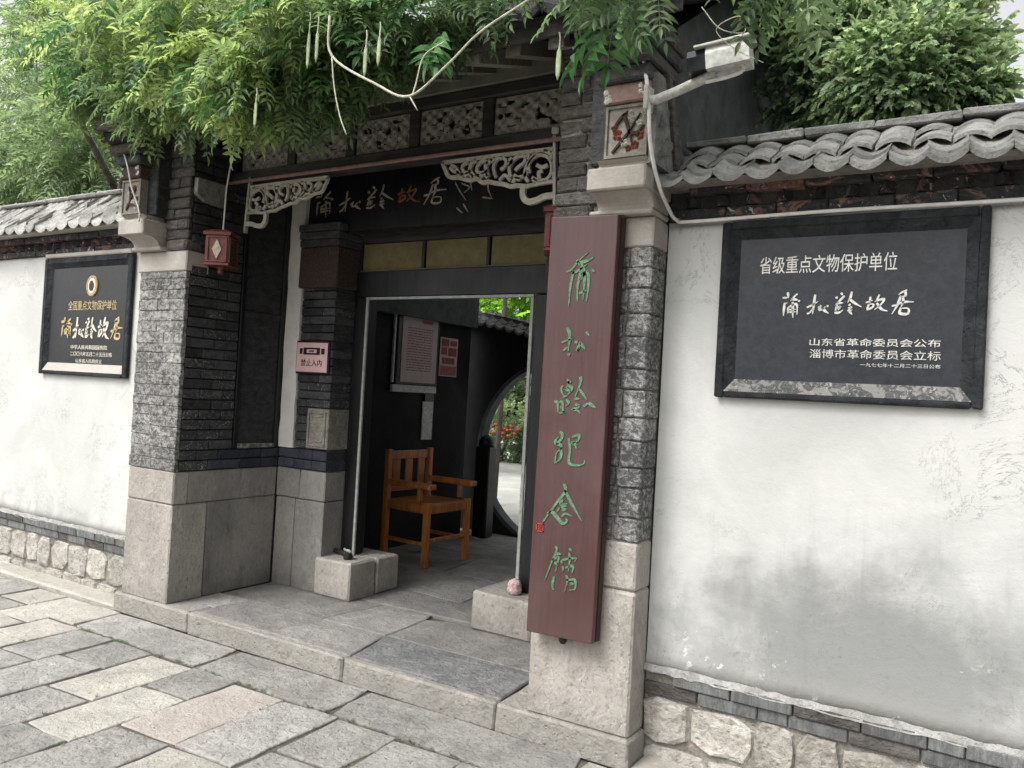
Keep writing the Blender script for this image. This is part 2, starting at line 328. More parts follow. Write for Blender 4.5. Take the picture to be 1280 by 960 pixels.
def copy_to(src, loc, parent, rot=None, name=None):
    o = src.copy(); COL.objects.link(o); o.location = Vector(loc); WORLD[o.name] = Vector(loc)
    if rot is not None: o.rotation_euler = rot
    o.parent = parent
    if parent is not None: o.location = o.location - WORLD[parent.name]
    return o
def brick(name, mat, parent, x0, x1, y0, y1, z0, z1, c=.004, j=.0015, **kw):
    return MB().cbox(x0, x1, y0, y1, z0, z1, c, j).build(name, mat, parent, **kw)
def smooth_line(pts, k=5):
    pts = [Vector(p) for p in pts]
    if len(pts) < 3: return [pts[0].lerp(pts[-1], t / 3) for t in range(4)]
    P = [pts[0] * 2 - pts[1]] + pts + [pts[-1] * 2 - pts[-2]]; out = []
    for i in range(1, len(P) - 2):
        for q in range(k):
            t = q / k; a, b, c, d = P[i - 1], P[i], P[i + 1], P[i + 2]
            out.append(.5 * ((2 * b) + (c - a) * t + (2 * a - 5 * b + 4 * c - d) * t * t + (3 * b - a - 3 * c + d) * t ** 3))
    out.append(pts[-1]); return out
def strokes(mb, lines, y, w, th=.004, taper=True, chisel=.35):
    """brush strokes as raised ribbons on a plane facing -Y; lines hold (x, z)"""
    for li in lines:
        P = smooth_line([(a, 0, b) for a, b in li]); n = len(P); L = []; Rr = []
        w0 = w * random.uniform(.8, 1.2)
        for i, p in enumerate(P):
            t = (P[min(i + 1, n - 1)] - P[max(i - 1, 0)]).normalized(); nn = Vector((t.z, 0, -t.x)); f = i / (n - 1)
            ww = w0 * ((.55 + .6 * math.sin(PI * min(1, f * 1.15 + .12)) ** .7) * (1 + chisel * t.x * -t.z) if taper else 1)
            if taper and i == n - 1: ww *= .35
            L.append(p + nn * ww / 2); Rr.append(p - nn * ww / 2)
        vs = [(p.x, y - th, p.z) for p in L] + [(p.x, y - th, p.z) for p in Rr] + [(p.x, y, p.z) for p in L] + [(p.x, y, p.z) for p in Rr]
        fs = []
        for i in range(n - 1):
            fs += [(i, i + 1, n + i + 1, n + i), (i, 2 * n + i, 2 * n + i + 1, i + 1), (n + i, n + i + 1, 3 * n + i + 1, 3 * n + i)]
        fs += [(0, n, 3 * n, 2 * n), (n - 1, 3 * n - 1, 4 * n - 1, 2 * n - 1)]
        mb.add(vs, fs)
    return mb
def text(body, x0, x1, z0, z1, y, mat, parent, name='inscription', th=.002, label=None):
    cu = bpy.data.curves.new(name, 'FONT'); cu.body = body; cu.size = 1; cu.extrude = .0; cu.align_x = 'LEFT'; cu.resolution_u = 2
    t = bpy.data.objects.new(name, cu); COL.objects.link(t)
    dg = bpy.context.evaluated_depsgraph_get(); dg.update(); me = bpy.data.meshes.new_from_object(t.evaluated_get(dg)); bpy.data.objects.remove(t)
    n = len(me.vertices)
    if n == 0: print('EMPTY TEXT', body); return None
    a = np.empty(n * 3); me.vertices.foreach_get('co', a); a = a.reshape(-1, 3)
    mn, mx = a.min(0), a.max(0); q = np.zeros_like(a)
    q[:, 0] = (a[:, 0] - mn[0]) / (mx[0] - mn[0]) * (x1 - x0) - (x1 - x0) / 2; q[:, 2] = (a[:, 1] - mn[1]) / (mx[1] - mn[1]) * (z1 - z0) - (z1 - z0) / 2
    me.vertices.foreach_set('co', q.ravel())
    bm = bmesh.new(); bm.from_mesh(me); ex = bmesh.ops.extrude_face_region(bm, geom=bm.faces[:])
    bmesh.ops.translate(bm, vec=(0, -th, 0), verts=[v for v in ex['geom'] if isinstance(v, bmesh.types.BMVert)]); bmesh.ops.recalc_face_normals(bm, faces=bm.faces); bm.to_mesh(me); bm.free()
    me.materials.clear(); me.materials.append(mat); me.update()
    o = bpy.data.objects.new(name, me); COL.objects.link(o); o.location = ((x0 + x1) / 2, y, (z0 + z1) / 2); WORLD[o.name] = o.location.copy()
    return finish(o, parent, label)

# ------------------------------------------------------------------ foliage helpers (numpy)
def leaflet(L=.07, Wd=.022, fold=.22):
    f = fold * Wd
    return np.array([(0, 0, 0), (L * .22, Wd * .40, f), (L * .52, Wd * .5, f), (L * .82, Wd * .24, f * .5), (L, 0, -.06 * L), (L * .82, -Wd * .24, f * .5), (L * .52, -Wd * .5, f), (L * .22, -Wd * .40, f), (L * .5, 0, 0)]), \
        [(0, 8, 1), (1, 8, 2), (2, 8, 3), (3, 8, 4), (4, 8, 5), (5, 8, 6), (6, 8, 7), (7, 8, 0)]
def compound(pairs=6, L=.30, l=.075, wd=.024):
    V = []; F = []
    def put(base, ang, ln, w, droop):
        v, f = leaflet(ln, w); c, s_ = math.cos(ang), math.sin(ang); b = len(V)
        for p in v:
            x, y, z = p; z += -droop * x * x / ln; V.append((base[0] + c * x - s_ * y, base[1] + s_ * x + c * y, base[2] + z))
        F.extend([tuple(i + b for i in q) for q in f])
    def rp(t): return (L * t, 0, -.30 * L * t * t)
    for i in range(pairs):
        t = .16 + .78 * i / (pairs - 1); ll = l * (.75 + .45 * math.sin(PI * (t * .8 + .15)))
        for sg in (-1, 1): put(rp(t), sg * R_(random.uniform(52, 66)), ll * random.uniform(.9, 1.1), wd * random.uniform(.85, 1.15), random.uniform(.15, .45))
    put(rp(1), 0, l, wd, .3)
    b = len(V); w = .0016                       # rachis
    for t in (0, .35, .7, 1.0):
        x, y, z = rp(t); V.extend([(x, w, z), (x, -w, z)])
    F.extend([(b + 2 * i, b + 2 * i + 1, b + 2 * i + 3) for i in range(3)] + [(b + 2 * i, b + 2 * i + 3, b + 2 * i + 2) for i in range(3)])
    return np.array(V), np.array(F)
def spray(n=9, L=.16, l=.07, wd=.03):
    V = []; F = []
    for i in range(n):
        t = i / (n - 1); a = random.uniform(-1.3, 1.3) if i < n - 1 else 0; v, f = leaflet(l * random.uniform(.8, 1.2), wd * random.uniform(.8, 1.2)); b = len(V); c, s_ = math.cos(a), math.sin(a)
        for x, y, z in v: V.append((L * t + c * x - s_ * y, s_ * x + c * y, z + random.uniform(-.01, .01) - .2 * x))
        F.extend([tuple(k + b for k in q) for q in f])
    return np.array(V), np.array(F)
def rotmats(dirs, roll):
    x = dirs / np.linalg.norm(dirs, axis=1)[:, None]; up = np.tile([0, 0, 1.], (len(x), 1)); y = np.cross(up, x); n = np.linalg.norm(y, axis=1)[:, None]; y = np.where(n > 1e-3, y / np.maximum(n, 1e-3), [0, 1, 0])
    z = np.cross(x, y); c, s_ = np.cos(roll)[:, None], np.sin(roll)[:, None]; y2 = c * y + s_ * z; z2 = -s_ * y + c * z
    return np.stack([x, y2, z2], 2)
def foliage(name, mat, parent, temps, P, D, sc, tint, **kw):
    VV = []; FF = []; TT = []; off = 0; pick = rng.integers(0, len(temps), len(P)); Rm = rotmats(D, rng.normal(0, .5, len(P)))
    for k, (tv, tf) in enumerate(temps):
        ids = np.where(pick == k)[0]
        if not len(ids): continue
        v = np.einsum('nij,vj->nvi', Rm[ids], tv) * sc[ids][:, None, None] + P[ids][:, None, :]
        f = tf[None] + (np.arange(len(ids)) * len(tv))[:, None, None] + off
        VV.append(v.reshape(-1, 3)); FF.append(f.reshape(-1, 3)); TT.append(np.repeat(tint[ids], len(tv))); off += len(ids) * len(tv)
    V = np.concatenate(VV); F = np.concatenate(FF); T = np.concatenate(TT)
    o = V.mean(0); me = bpy.data.meshes.new(name); me.vertices.add(len(V)); me.vertices.foreach_set('co', (V - o).ravel().astype(np.float32))
    me.loops.add(len(F) * 3); me.loops.foreach_set('vertex_index', F.ravel().astype(np.int32)); me.polygons.add(len(F)); me.polygons.foreach_set('loop_start', np.arange(0, len(F) * 3, 3, dtype=np.int32))
    me.update(calc_edges=True); me.attributes.new('tint', 'FLOAT', 'POINT').data.foreach_set('value', T.astype(np.float32)); me.materials.append(mat)
    ob = bpy.data.objects.new(name, me); COL.objects.link(ob); ob.location = o; WORLD[ob.name] = Vector(o)
    return finish(ob, parent, **kw)
def clump_points(clumps, mult=1., outward=1., droop=-.35):
    P = []; D = []; T = []
    for x, y, z, r, n, t in clumps:
        n = int(n * mult); u = rng.normal(size=(n, 3)); u /= np.linalg.norm(u, axis=1)[:, None]; rad = r * rng.uniform(.35, 1.08, n)[:, None] ** .6
        sub = rng.normal(size=(max(3, n // 25), 3)); sub /= np.linalg.norm(sub, axis=1)[:, None]
        ctr = sub[rng.integers(0, len(sub), n)]; u = u * .55 + ctr * .65; u /= np.linalg.norm(u, axis=1)[:, None]
        p = np.array([x, y, z]) + u * rad * np.array([1, .9, .85]); d = u * outward + rng.normal(0, .35, (n, 3)) + np.array([0, 0, droop])
        P.append(p); D.append(d); T.append(np.clip(t + rng.normal(0, .13, n) + .12 * u[:, 2], 0, 1))  # clump tops tinted lighter, undersides darker: light from above put into tint
    return np.concatenate(P), np.concatenate(D), np.concatenate(T)
# ------------------------------------------------------------------ measured shapes (metres, in the plane of each sign)
BOARD_TEXT = [[[[-1.64, 2.099], [-1.614, 2.11], [-1.584, 2.144], [-1.536, 2.183]], [[-1.591, 2.15], [-1.573, 2.123]], [[-1.58, 2.138], [-1.545, 2.143], [-1.511, 2.159]], [[-1.604, 2.104], [-1.616, 2.034], [-1.619, 1.947]], [[-1.613, 2.093], [-1.582, 2.103], [-1.538, 2.131]], [[-1.564, 2.132], [-1.571, 2.086], [-1.581, 2.034], [-1.578, 1.967]], [[-1.573, 2.062], [-1.542, 2.091], [-1.531, 2.067], [-1.53, 2.015], [-1.536, 1.966]], [[-1.556, 2.114], [-1.55, 2.062], [-1.551, 1.975]], [[-1.572, 2.004], [-1.535, 2.018]], [[-1.568, 2.086], [-1.537, 2.102]], [[-1.518, 2.106], [-1.501, 2.094]]], [[[-1.644, 1.789], [-1.621, 1.798], [-1.589, 1.807]], [[-1.622, 1.853], [-1.607, 1.83], [-1.608, 1.784], [-1.609, 1.751]], [[-1.635, 1.754], [-1.61, 1.772]], [[-1.606, 1.743], [-1.604, 1.73]], [[-1.576, 1.798], [-1.569, 1.784]], [[-1.553, 1.793], [-1.567, 1.755], [-1.554, 1.77]], [[-1.553, 1.79], [-1.539, 1.773], [-1.527, 1.761]], [[-1.528, 1.837], [-1.511, 1.819]]], [[[-1.608, 1.63], [-1.599, 1.618], [-1.606, 1.597], [-1.625, 1.581]], [[-1.626, 1.602], [-1.634, 1.583], [-1.621, 1.556]], [[-1.604, 1.615], [-1.585, 1.621]], [[-1.598, 1.603], [-1.58, 1.588], [-1.606, 1.557]], [[-1.617, 1.589], [-1.585, 1.576]], [[-1.623, 1.553], [-1.601, 1.558]], [[-1.665, 1.531], [-1.649, 1.524], [-1.642, 1.478]], [[-1.645, 1.524], [-1.625, 1.53], [-1.619, 1.49], [-1.605, 1.486]], [[-1.635, 1.504], [-1.624, 1.51]], [[-1.608, 1.541], [-1.593, 1.527], [-1.609, 1.511]], [[-1.636, 1.481], [-1.605, 1.488]], [[-1.545, 1.643], [-1.54, 1.628], [-1.549, 1.595], [-1.566, 1.551]], [[-1.549, 1.592], [-1.525, 1.566], [-1.507, 1.544]], [[-1.498, 1.532], [-1.462, 1.512]], [[-1.566, 1.548], [-1.541, 1.547]], [[-1.562, 1.524], [-1.544, 1.514], [-1.574, 1.498], [-1.549, 1.497], [-1.534, 1.484]], [[-1.522, 1.516], [-1.498, 1.532]]], [[[-1.628, 1.4], [-1.616, 1.388], [-1.62, 1.368], [-1.639, 1.346], [-1.622, 1.342], [-1.618, 1.327], [-1.64, 1.305], [-1.645, 1.259]], [[-1.642, 1.341], [-1.649, 1.358], [-1.633, 1.377]], [[-1.618, 1.332], [-1.618, 1.287], [-1.643, 1.261]], [[-1.567, 1.381], [-1.537, 1.392], [-1.538, 1.369], [-1.568, 1.352]], [[-1.584, 1.376], [-1.575, 1.326], [-1.578, 1.28], [-1.568, 1.263], [-1.529, 1.262], [-1.505, 1.272], [-1.502, 1.289]], [[-1.571, 1.356], [-1.554, 1.353], [-1.544, 1.331]]], [[[-1.593, 1.176], [-1.587, 1.144], [-1.62, 1.097], [-1.654, 1.049], [-1.691, 0.995]], [[-1.589, 1.149], [-1.552, 1.094], [-1.499, 1.025]], [[-1.596, 1.108], [-1.607, 1.088], [-1.573, 1.092]], [[-1.609, 1.075], [-1.576, 1.082]], [[-1.599, 1.064], [-1.575, 1.067]], [[-1.606, 1.077], [-1.623, 1.05]], [[-1.669, 1.039], [-1.641, 1.045], [-1.593, 1.005], [-1.569, 1.019], [-1.579, 1.026]], [[-1.597, 1.035], [-1.58, 1.048], [-1.549, 1.041]]], [[[-1.62, 0.901], [-1.613, 0.886], [-1.639, 0.817], [-1.663, 0.745]], [[-1.615, 0.869], [-1.587, 0.873]], [[-1.632, 0.84], [-1.602, 0.855], [-1.613, 0.791]], [[-1.622, 0.83], [-1.6, 0.828]], [[-1.618, 0.771], [-1.625, 0.732], [-1.617, 0.712]], [[-1.553, 0.903], [-1.54, 0.891]], [[-1.585, 0.833], [-1.58, 0.848], [-1.52, 0.865], [-1.525, 0.848]], [[-1.552, 0.884], [-1.547, 0.853], [-1.552, 0.798]], [[-1.578, 0.821], [-1.577, 0.8]], [[-1.566, 0.818], [-1.53, 0.829], [-1.534, 0.796]], [[-1.561, 0.786], [-1.553, 0.766], [-1.564, 0.713]], [[-1.559, 0.765], [-1.518, 0.772], [-1.515, 0.735], [-1.542, 0.725]], [[-1.541, 0.752], [-1.52, 0.755]]]]
HOUSE_TEXT = [[[[-0.7706, 2.0048], [-0.7475, 2.0063]], [[-0.7516, 2.0275], [-0.7474, 2.0044]], [[-0.713, 2.0213], [-0.7306, 2.0042], [-0.7397, 1.9915]], [[-0.7348, 2.0006], [-0.7082, 1.9956]], [[-0.7068, 1.9938], [-0.7035, 1.9883]], [[-0.7622, 1.9807], [-0.7647, 1.9311]], [[-0.7649, 1.9808], [-0.7508, 1.9843]], [[-0.7465, 1.9677], [-0.7473, 1.9402]], [[-0.7464, 1.9654], [-0.7228, 1.9789], [-0.7123, 1.9719], [-0.7114, 1.9354]], [[-0.7298, 1.9881], [-0.7266, 1.9227]], [[-0.7459, 1.9562], [-0.7152, 1.9583]], [[-0.7454, 1.9461], [-0.7147, 1.9482]]], [[[-0.6749, 1.9648], [-0.6509, 1.9758], [-0.6322, 1.9891]], [[-0.6442, 2.0164], [-0.6485, 1.9713], [-0.6512, 1.9374]], [[-0.6729, 1.9398], [-0.6623, 1.9443], [-0.6503, 1.9645]], [[-0.627, 1.9688], [-0.6309, 1.9612]], [[-0.6208, 1.9733], [-0.6251, 1.9566], [-0.6137, 1.9584], [-0.6036, 1.9686]], [[-0.5975, 1.973], [-0.5938, 1.9654]], [[-0.6139, 1.9619], [-0.6049, 1.9507], [-0.5909, 1.9412]]], [[[-0.5655, 2.0061], [-0.5605, 1.9989]], [[-0.5475, 2.0223], [-0.542, 2.0119]], [[-0.5345, 2.01], [-0.5502, 1.9925], [-0.5669, 1.9749]], [[-0.5622, 1.9815], [-0.5373, 1.9821]], [[-0.5599, 1.9771], [-0.565, 1.9526], [-0.5564, 1.965]], [[-0.5636, 1.966], [-0.5449, 1.968]], [[-0.5688, 1.9437], [-0.5521, 1.9436], [-0.5373, 1.9546]], [[-0.5471, 1.9702], [-0.5567, 1.9525]], [[-0.508, 2.0255], [-0.5134, 2.0008], [-0.5224, 1.9824]], [[-0.5153, 1.9964], [-0.4961, 1.9807], [-0.4702, 1.9646]], [[-0.5164, 1.9766], [-0.512, 1.9708]], [[-0.5198, 1.9611], [-0.5069, 1.9654], [-0.5193, 1.9501], [-0.5031, 1.9544]], [[-0.5152, 1.95], [-0.5034, 1.9354]]], [[[-0.4564, 1.9816], [-0.4311, 1.9909]], [[-0.4406, 2.0041], [-0.4415, 1.9801]], [[-0.4453, 1.9758], [-0.4484, 1.9561], [-0.4308, 1.9647], [-0.4293, 1.9756], [-0.4433, 1.9757]], [[-0.409, 2.0123], [-0.4162, 1.995], [-0.4244, 1.9834]], [[-0.4199, 1.9885], [-0.3924, 1.9946], [-0.4033, 1.9731], [-0.425, 1.9533]], [[-0.4175, 1.9798], [-0.3986, 1.9557], [-0.3778, 1.9486]]], [[[-0.3138, 2.0285], [-0.3311, 2.0195], [-0.3431, 2.0102]], [[-0.3197, 2.0235], [-0.3189, 2.0064], [-0.3381, 2.0024]], [[-0.3344, 2.0067], [-0.3445, 1.9725], [-0.3631, 1.9356]], [[-0.3408, 1.9767], [-0.3179, 1.9829], [-0.2884, 1.9825]], [[-0.3264, 2.0001], [-0.3255, 1.9808], [-0.3325, 1.9638]], [[-0.3637, 1.9675], [-0.3445, 1.9725]], [[-0.3324, 1.9616], [-0.3353, 1.9402], [-0.3082, 1.9379], [-0.3068, 1.9571], [-0.3323, 1.9595]]]]
BRACKET = [[[-2.647, 2.793], [-2.308, 2.794], [-1.956, 2.792]], [[-1.956, 2.792], [-1.946, 2.63]], [[-1.945, 2.627], [-2.013, 2.625], [-2.085, 2.618]], [[-2.647, 2.793], [-2.626, 2.754], [-2.596, 2.711], [-2.532, 2.702], [-2.487, 2.686], [-2.45, 2.681], [-2.414, 2.684], [-2.377, 2.66], [-2.341, 2.661], [-2.298, 2.65], [-2.242, 2.639], [-2.2, 2.624], [-2.159, 2.625], [-2.112, 2.616], [-2.085, 2.618]], [[-1.955, 2.858], [-1.933, 2.499]], [[-2.119, 2.628], [-2.121, 2.571], [-2.093, 2.537], [-2.04, 2.538], [-1.996, 2.553], [-1.943, 2.556]], [[-2.089, 2.683], [-2.098, 2.725], [-2.074, 2.757], [-2.035, 2.77], [-1.989, 2.753], [-1.964, 2.717], [-1.964, 2.671], [-1.988, 2.642], [-2.034, 2.641], [-2.074, 2.659]], [[-2.011, 2.79], [-1.97, 2.763], [-1.958, 2.727]], [[-2.093, 2.638], [-2.115, 2.668], [-2.111, 2.714], [-2.093, 2.747], [-2.056, 2.784]], [[-2.052, 2.72], [-2.018, 2.705], [-1.986, 2.713]], [[-2.028, 2.649], [-2.036, 2.678], [-2.014, 2.687]], [[-2.203, 2.671], [-2.213, 2.719], [-2.195, 2.758], [-2.155, 2.777], [-2.121, 2.77], [-2.126, 2.739], [-2.152, 2.724], [-2.178, 2.704]], [[-2.183, 2.681], [-2.155, 2.666], [-2.115, 2.674], [-2.103, 2.696]], [[-2.216, 2.772], [-2.201, 2.753], [-2.221, 2.737]], [[-2.293, 2.679], [-2.311, 2.729], [-2.299, 2.769], [-2.265, 2.78], [-2.236, 2.762], [-2.241, 2.733], [-2.268, 2.718]], [[-2.271, 2.66], [-2.238, 2.686], [-2.202, 2.653]], [[-2.343, 2.69], [-2.361, 2.746], [-2.335, 2.773]], [[-2.345, 2.72], [-2.387, 2.712], [-2.417, 2.727], [-2.405, 2.762], [-2.37, 2.776], [-2.348, 2.756]], [[-2.393, 2.689], [-2.365, 2.704], [-2.343, 2.684]], [[-2.43, 2.698], [-2.461, 2.732], [-2.449, 2.773], [-2.421, 2.782]], [[-2.453, 2.731], [-2.489, 2.722], [-2.513, 2.749], [-2.5, 2.772], [-2.471, 2.775]], [[-2.503, 2.699], [-2.474, 2.715], [-2.436, 2.693]], [[-2.533, 2.714], [-2.551, 2.753], [-2.589, 2.775]], [[-2.526, 2.726], [-2.564, 2.736], [-2.596, 2.763]], [[-2.187, 2.64], [-2.175, 2.66], [-2.141, 2.654]], [[-2.046, 2.63], [-2.067, 2.65]], [[-2.307, 2.788], [-2.316, 2.759]], [[-2.102, 2.783], [-2.107, 2.754]]]
VINE_CLUMPS = [(-4.32, 2.7, 3.2, 0.16, 90, 0.55),
 (-4.82, 2.8, 3.34, 0.2, 90, 0.7),
 (-4.05, 2.7, 3.07, 0.11, 40, 0.6),
 (-5.2, 3.0, 3.82, 0.32, 140, 0.9),
 (-6.05, 3.2, 4.37, 0.33, 80, 0.85),
 (-4.92, 3.0, 3.64, 0.28, 120, 0.75),
 (-4.21, 2.8, 3.59, 0.38, 300, 0.9),
 (-3.46, 2.7, 3.46, 0.34, 300, 0.85),
 (-2.88, 2.6, 3.28, 0.23, 200, 0.75),
 (-4.9, 3.0, 3.5, 0.25, 90, 0.3),
 (-3.79, 2.7, 3.23, 0.22, 170, 1.0),
 (-3.25, 2.6, 3.1, 0.22, 170, 1.0),
 (-2.99, 2.6, 3.0, 0.14, 90, 0.8),
 (-2.91, 2.75, 3.08, 0.19, 170, 0.45),
 (-2.82, 2.85, 3.04, 0.11, 70, 0.45),
 (-2.95, 2.85, 3.0, 0.1, 50, 0.45),
 (-3.23, 2.6, 2.92, 0.09, 36, 0.85),
 (-2.61, 2.7, 3.2, 0.17, 140, 0.5),
 (-2.44, 2.75, 3.24, 0.15, 100, 0.35),
 (-2.3, 2.8, 3.29, 0.13, 70, 0.4),
 (-2.72, 2.85, 3.06, 0.09, 40, 0.35),
 (-2.14, 2.85, 3.35, 0.12, 50, 0.4),
 (-1.93, 2.85, 3.35, 0.12, 40, 0.4),
 (-3.67, 2.7, 3.02, 0.09, 20, 0.6),
 (-1.48, 2.6, 3.18, 0.13, 40, 0.35),
 (-1.21, 2.5, 3.01, 0.08, 20, 0.4),
 (-1.04, 2.5, 2.99, 0.07, 16, 0.4),
 (-0.7, 2.6, 2.98, 0.06, 8, 0.4),
 (-0.57, 2.6, 3.0, 0.11, 16, 0.5),
 (-0.36, 2.6, 2.98, 0.12, 16, 0.6)]
LEFT_CLUMPS = [(-9.34, 5.0, 4.95, 0.65, 200, 0.8),
 (-7.87, 4.6, 4.08, 0.66, 300, 0.45),
 (-8.95, 4.8, 3.97, 0.61, 240, 0.6),
 (-7.82, 4.6, 3.55, 0.51, 240, 0.55),
 (-10.36, 5.2, 3.81, 0.59, 200, 0.6),
 (-9.51, 5.2, 5.53, 0.69, 200, 0.7),
 (-8.89, 4.8, 3.48, 0.46, 150, 0.5),
 (-8.19, 5.0, 5.03, 0.61, 200, 0.6),
 (-10.74, 5.2, 3.89, 0.36, 80, 0.7)]
RIGHT_CLUMPS = [(-0.78, 4.6, 3.58, 0.28, 300, 0.75),
 (-0.46, 4.3, 3.24, 0.28, 330, 0.75),
 (-0.31, 4.5, 3.37, 0.21, 230, 0.85),
 (-0.98, 4.7, 3.38, 0.23, 160, 0.35),
 (-0.21, 4.4, 3.14, 0.12, 110, 0.75),
 (-0.44, 4.6, 3.73, 0.27, 260, 0.85),
 (-0.75, 4.7, 3.84, 0.3, 240, 0.75),
 (-1.4, 5.2, 3.42, 0.17, 40, 0.15),
 (-1.06, 4.9, 3.85, 0.28, 190, 0.4),
 (-0.75, 4.5, 3.19, 0.22, 230, 0.5),
 (-0.42, 4.3, 3.1, 0.18, 200, 0.6)]
TWIGS = [[(-2.352, 2.3, 3.024),
 (-2.325, 2.3, 2.858),
 (-2.085, 2.3, 2.708),
 (-1.916, 2.3, 2.637),
 (-1.746, 2.3, 2.728),
 (-1.613, 2.3, 2.819),
 (-1.422, 2.3, 2.893),
 (-1.303, 2.3, 2.948)],
 [(-1.901, 2.3, 2.641),
 (-1.889, 2.3, 2.678),
 (-1.858, 2.3, 2.777),
 (-1.77, 2.3, 2.814)],
 [(-1.916, 2.3, 2.637),
 (-1.874, 2.3, 2.577)],
 [(-2.325, 2.3, 2.852),
 (-2.302, 2.3, 2.726),
 (-2.263, 2.3, 2.609),
 (-2.223, 2.3, 2.531)]]
# ================================================================== GROUND AND PAVEMENT
ground = MB().box(-60, 60, -60, 90, -.6, -.03).build('ground', M['bed'], None, kind='structure')
pav = MB().box(-9, 6, -2.5, 3.17, -.03, -.009).build('pavement', M['bed'], None, kind='structure')
MB().box(-60, -9, -60, 90, -.03, -.002).build('street', M['apron'], None, kind='structure')
def flag(parent, x0, x1, y0, y1, z, mat, name='paving_stone', th=.05, gap=.0045, wob=.007, dome=.002, tilt=.004, skew=None):
    x0 += gap; x1 -= gap; y0 += gap; y1 -= gap; wob *= 1.5; cx, cy = (x0 + x1) / 2, (y0 + y1) / 2
    c = [(x0, y0), (x1, y0), (x1, y1), (x0, y1)]; c = [(a + random.uniform(-wob, wob), b + random.uniform(-wob, wob)) for a, b in c]
    if skew: c = [(a, b + skew * (1 if i in (1, 2) else -1)) for i, (a, b) in enumerate(c)]
    out = []
    for i in range(4):
        a, b = c[i], c[(i + 1) % 4]; L = math.hypot(b[0] - a[0], b[1] - a[1]); k = max(2, min(5, int(L / .12))); nx, ny = (b[1] - a[1]) / L, -(b[0] - a[0]) / L
        for q in range(k):
            t = (q + (0 if q == 0 else random.uniform(-.2, .2))) / k; e = 0 if q == 0 else random.uniform(-wob, wob * .5)
            if q == 0:   # round the corner
                out.append((a[0] + (b[0] - a[0]) * .03, a[1] + (b[1] - a[1]) * .03))
            else: out.append((a[0] + (b[0] - a[0]) * t + nx * e, a[1] + (b[1] - a[1]) * t + ny * e))
    n = len(out); tx, ty = random.uniform(-tilt, tilt), random.uniform(-tilt, tilt)
    H = lambda p: z + (p[0] - cx) * tx + (p[1] - cy) * ty
    ins = lambda p, d: (p[0] - (p[0] - cx) / max(.01, abs(p[0] - cx) + abs(p[1] - cy)) * d, p[1] - (p[1] - cy) / max(.01, abs(p[0] - cx) + abs(p[1] - cy)) * d)
    vs = [(p[0], p[1], z - th) for p in out] + [(p[0], p[1], H(p) - .004) for p in out]
    i1 = [ins(p, .006) for p in out]; i2 = [ins(p, .05) for p in out]
    vs += [(p[0], p[1], H(p)) for p in i1] + [(p[0], p[1], H(p) + random.uniform(.2, 1) * dome) for p in i2] + [(cx, cy, z + dome)]
    fs = [(k * n + i, k * n + (i + 1) % n, (k + 1) * n + (i + 1) % n, (k + 1) * n + i) for k in range(3) for i in range(n)] + [(3 * n + i, 3 * n + (i + 1) % n, 4 * n) for i in range(n)]
    return MB().add(vs, fs).build(name, mat, parent)
FB, FG, FP, FR = M['flag_buff'], M['flag_grey'], M['flag_pink'], M['flag_rough']
rows = [-6.75, -6.42, -6.05, -5.73, -5.378, -5.008, -4.655, -4.315, -3.95, -3.6, -3.265, -2.91, -2.56, -2.21, -1.86, -1.50, -1.14, -.78, -.42, -.06, .3, .66, 1.02]
known = {4: [(2.69, FB)], 3: [(2.89, FB), (2.45, FG)], 5: [(2.83, FB), (2.50, FB)], 6: [(2.83, FB), (2.37, FG), (1.98, FG)],
         7: [(2.825, FG), (2.522, FG), (1.93, FG)], 8: [(2.825, FG), (2.245, FB), (1.72, FR)], 9: [(2.83, FG), (2.525, FG), (1.945, FB), (1.4, FG)],
         10: [(2.83, FP), (2.19, FP), (1.6, FG)], 11: [(2.83, FR), (2.2, FR), (1.75, FG)], 12: [(2.83, FR), (2.42, FG), (1.95, FR)], 13: [(2.83, FG), (2.3, FR), (1.8, FG)]}
mats7 = {7: [FG, FG], 8: [FB, FR], 6: [FB, FG]}
colour = {(7, 0): FG, (7, 1): FG, (8, 0): FB, (8, 1): FG, (9, 0): FG, (9, 1): FB, (9, 2): FG, (10, 0): FP, (10, 1): FR, (11, 0): FR, (11, 1): FB, (5, 0): FB, (5, 1): FB, (6, 0): FG, (6, 1): FG, (6, 2): FG, (4, 0): FB, (4, 1): FB, (3, 0): FB, (12, 0): FR, (12, 1): FR, (13, 0): FG}
for i in range(len(rows) - 1):
    top = 3.17 if i < 5 else 2.83; ys = [top] + [y for y, _ in known.get(i, []) if y < top - .1]
    while ys[-1] > .2: ys.append(ys[-1] - random.uniform(.38, .72))
    for k in range(len(ys) - 1):
        if i > 18 and k > 1: break
        m = colour.get((i, k), random.choice([FB, FG, FR, FP, FG]))
        flag(pav, rows[i], rows[i + 1], ys[k + 1], ys[k], .0 + random.uniform(-.004, .003), m)
sj = [-5.1, -4.774, -3.63, -2.66, -1.44, -.4, .7]
for i in range(len(sj) - 1):
    flag(pav, sj[i], sj[i + 1], 2.835, 3.168, .002, [FB, FG, FG, FG, FB, FG][i], 'gutter_stone', gap=.004, wob=.005, skew=.0)
# strip of apron between the flags and the left wall, and at the foot of the right wall
MB().cbox(-9, -4.86, 3.185, 3.40, -.05, .022, .012).build('apron_strip', M['apron'], pav)
MB().cbox(-1.27, 1.2, 3.175, 3.40, -.05, .012, .012).build('apron_strip', M['apron'], pav)

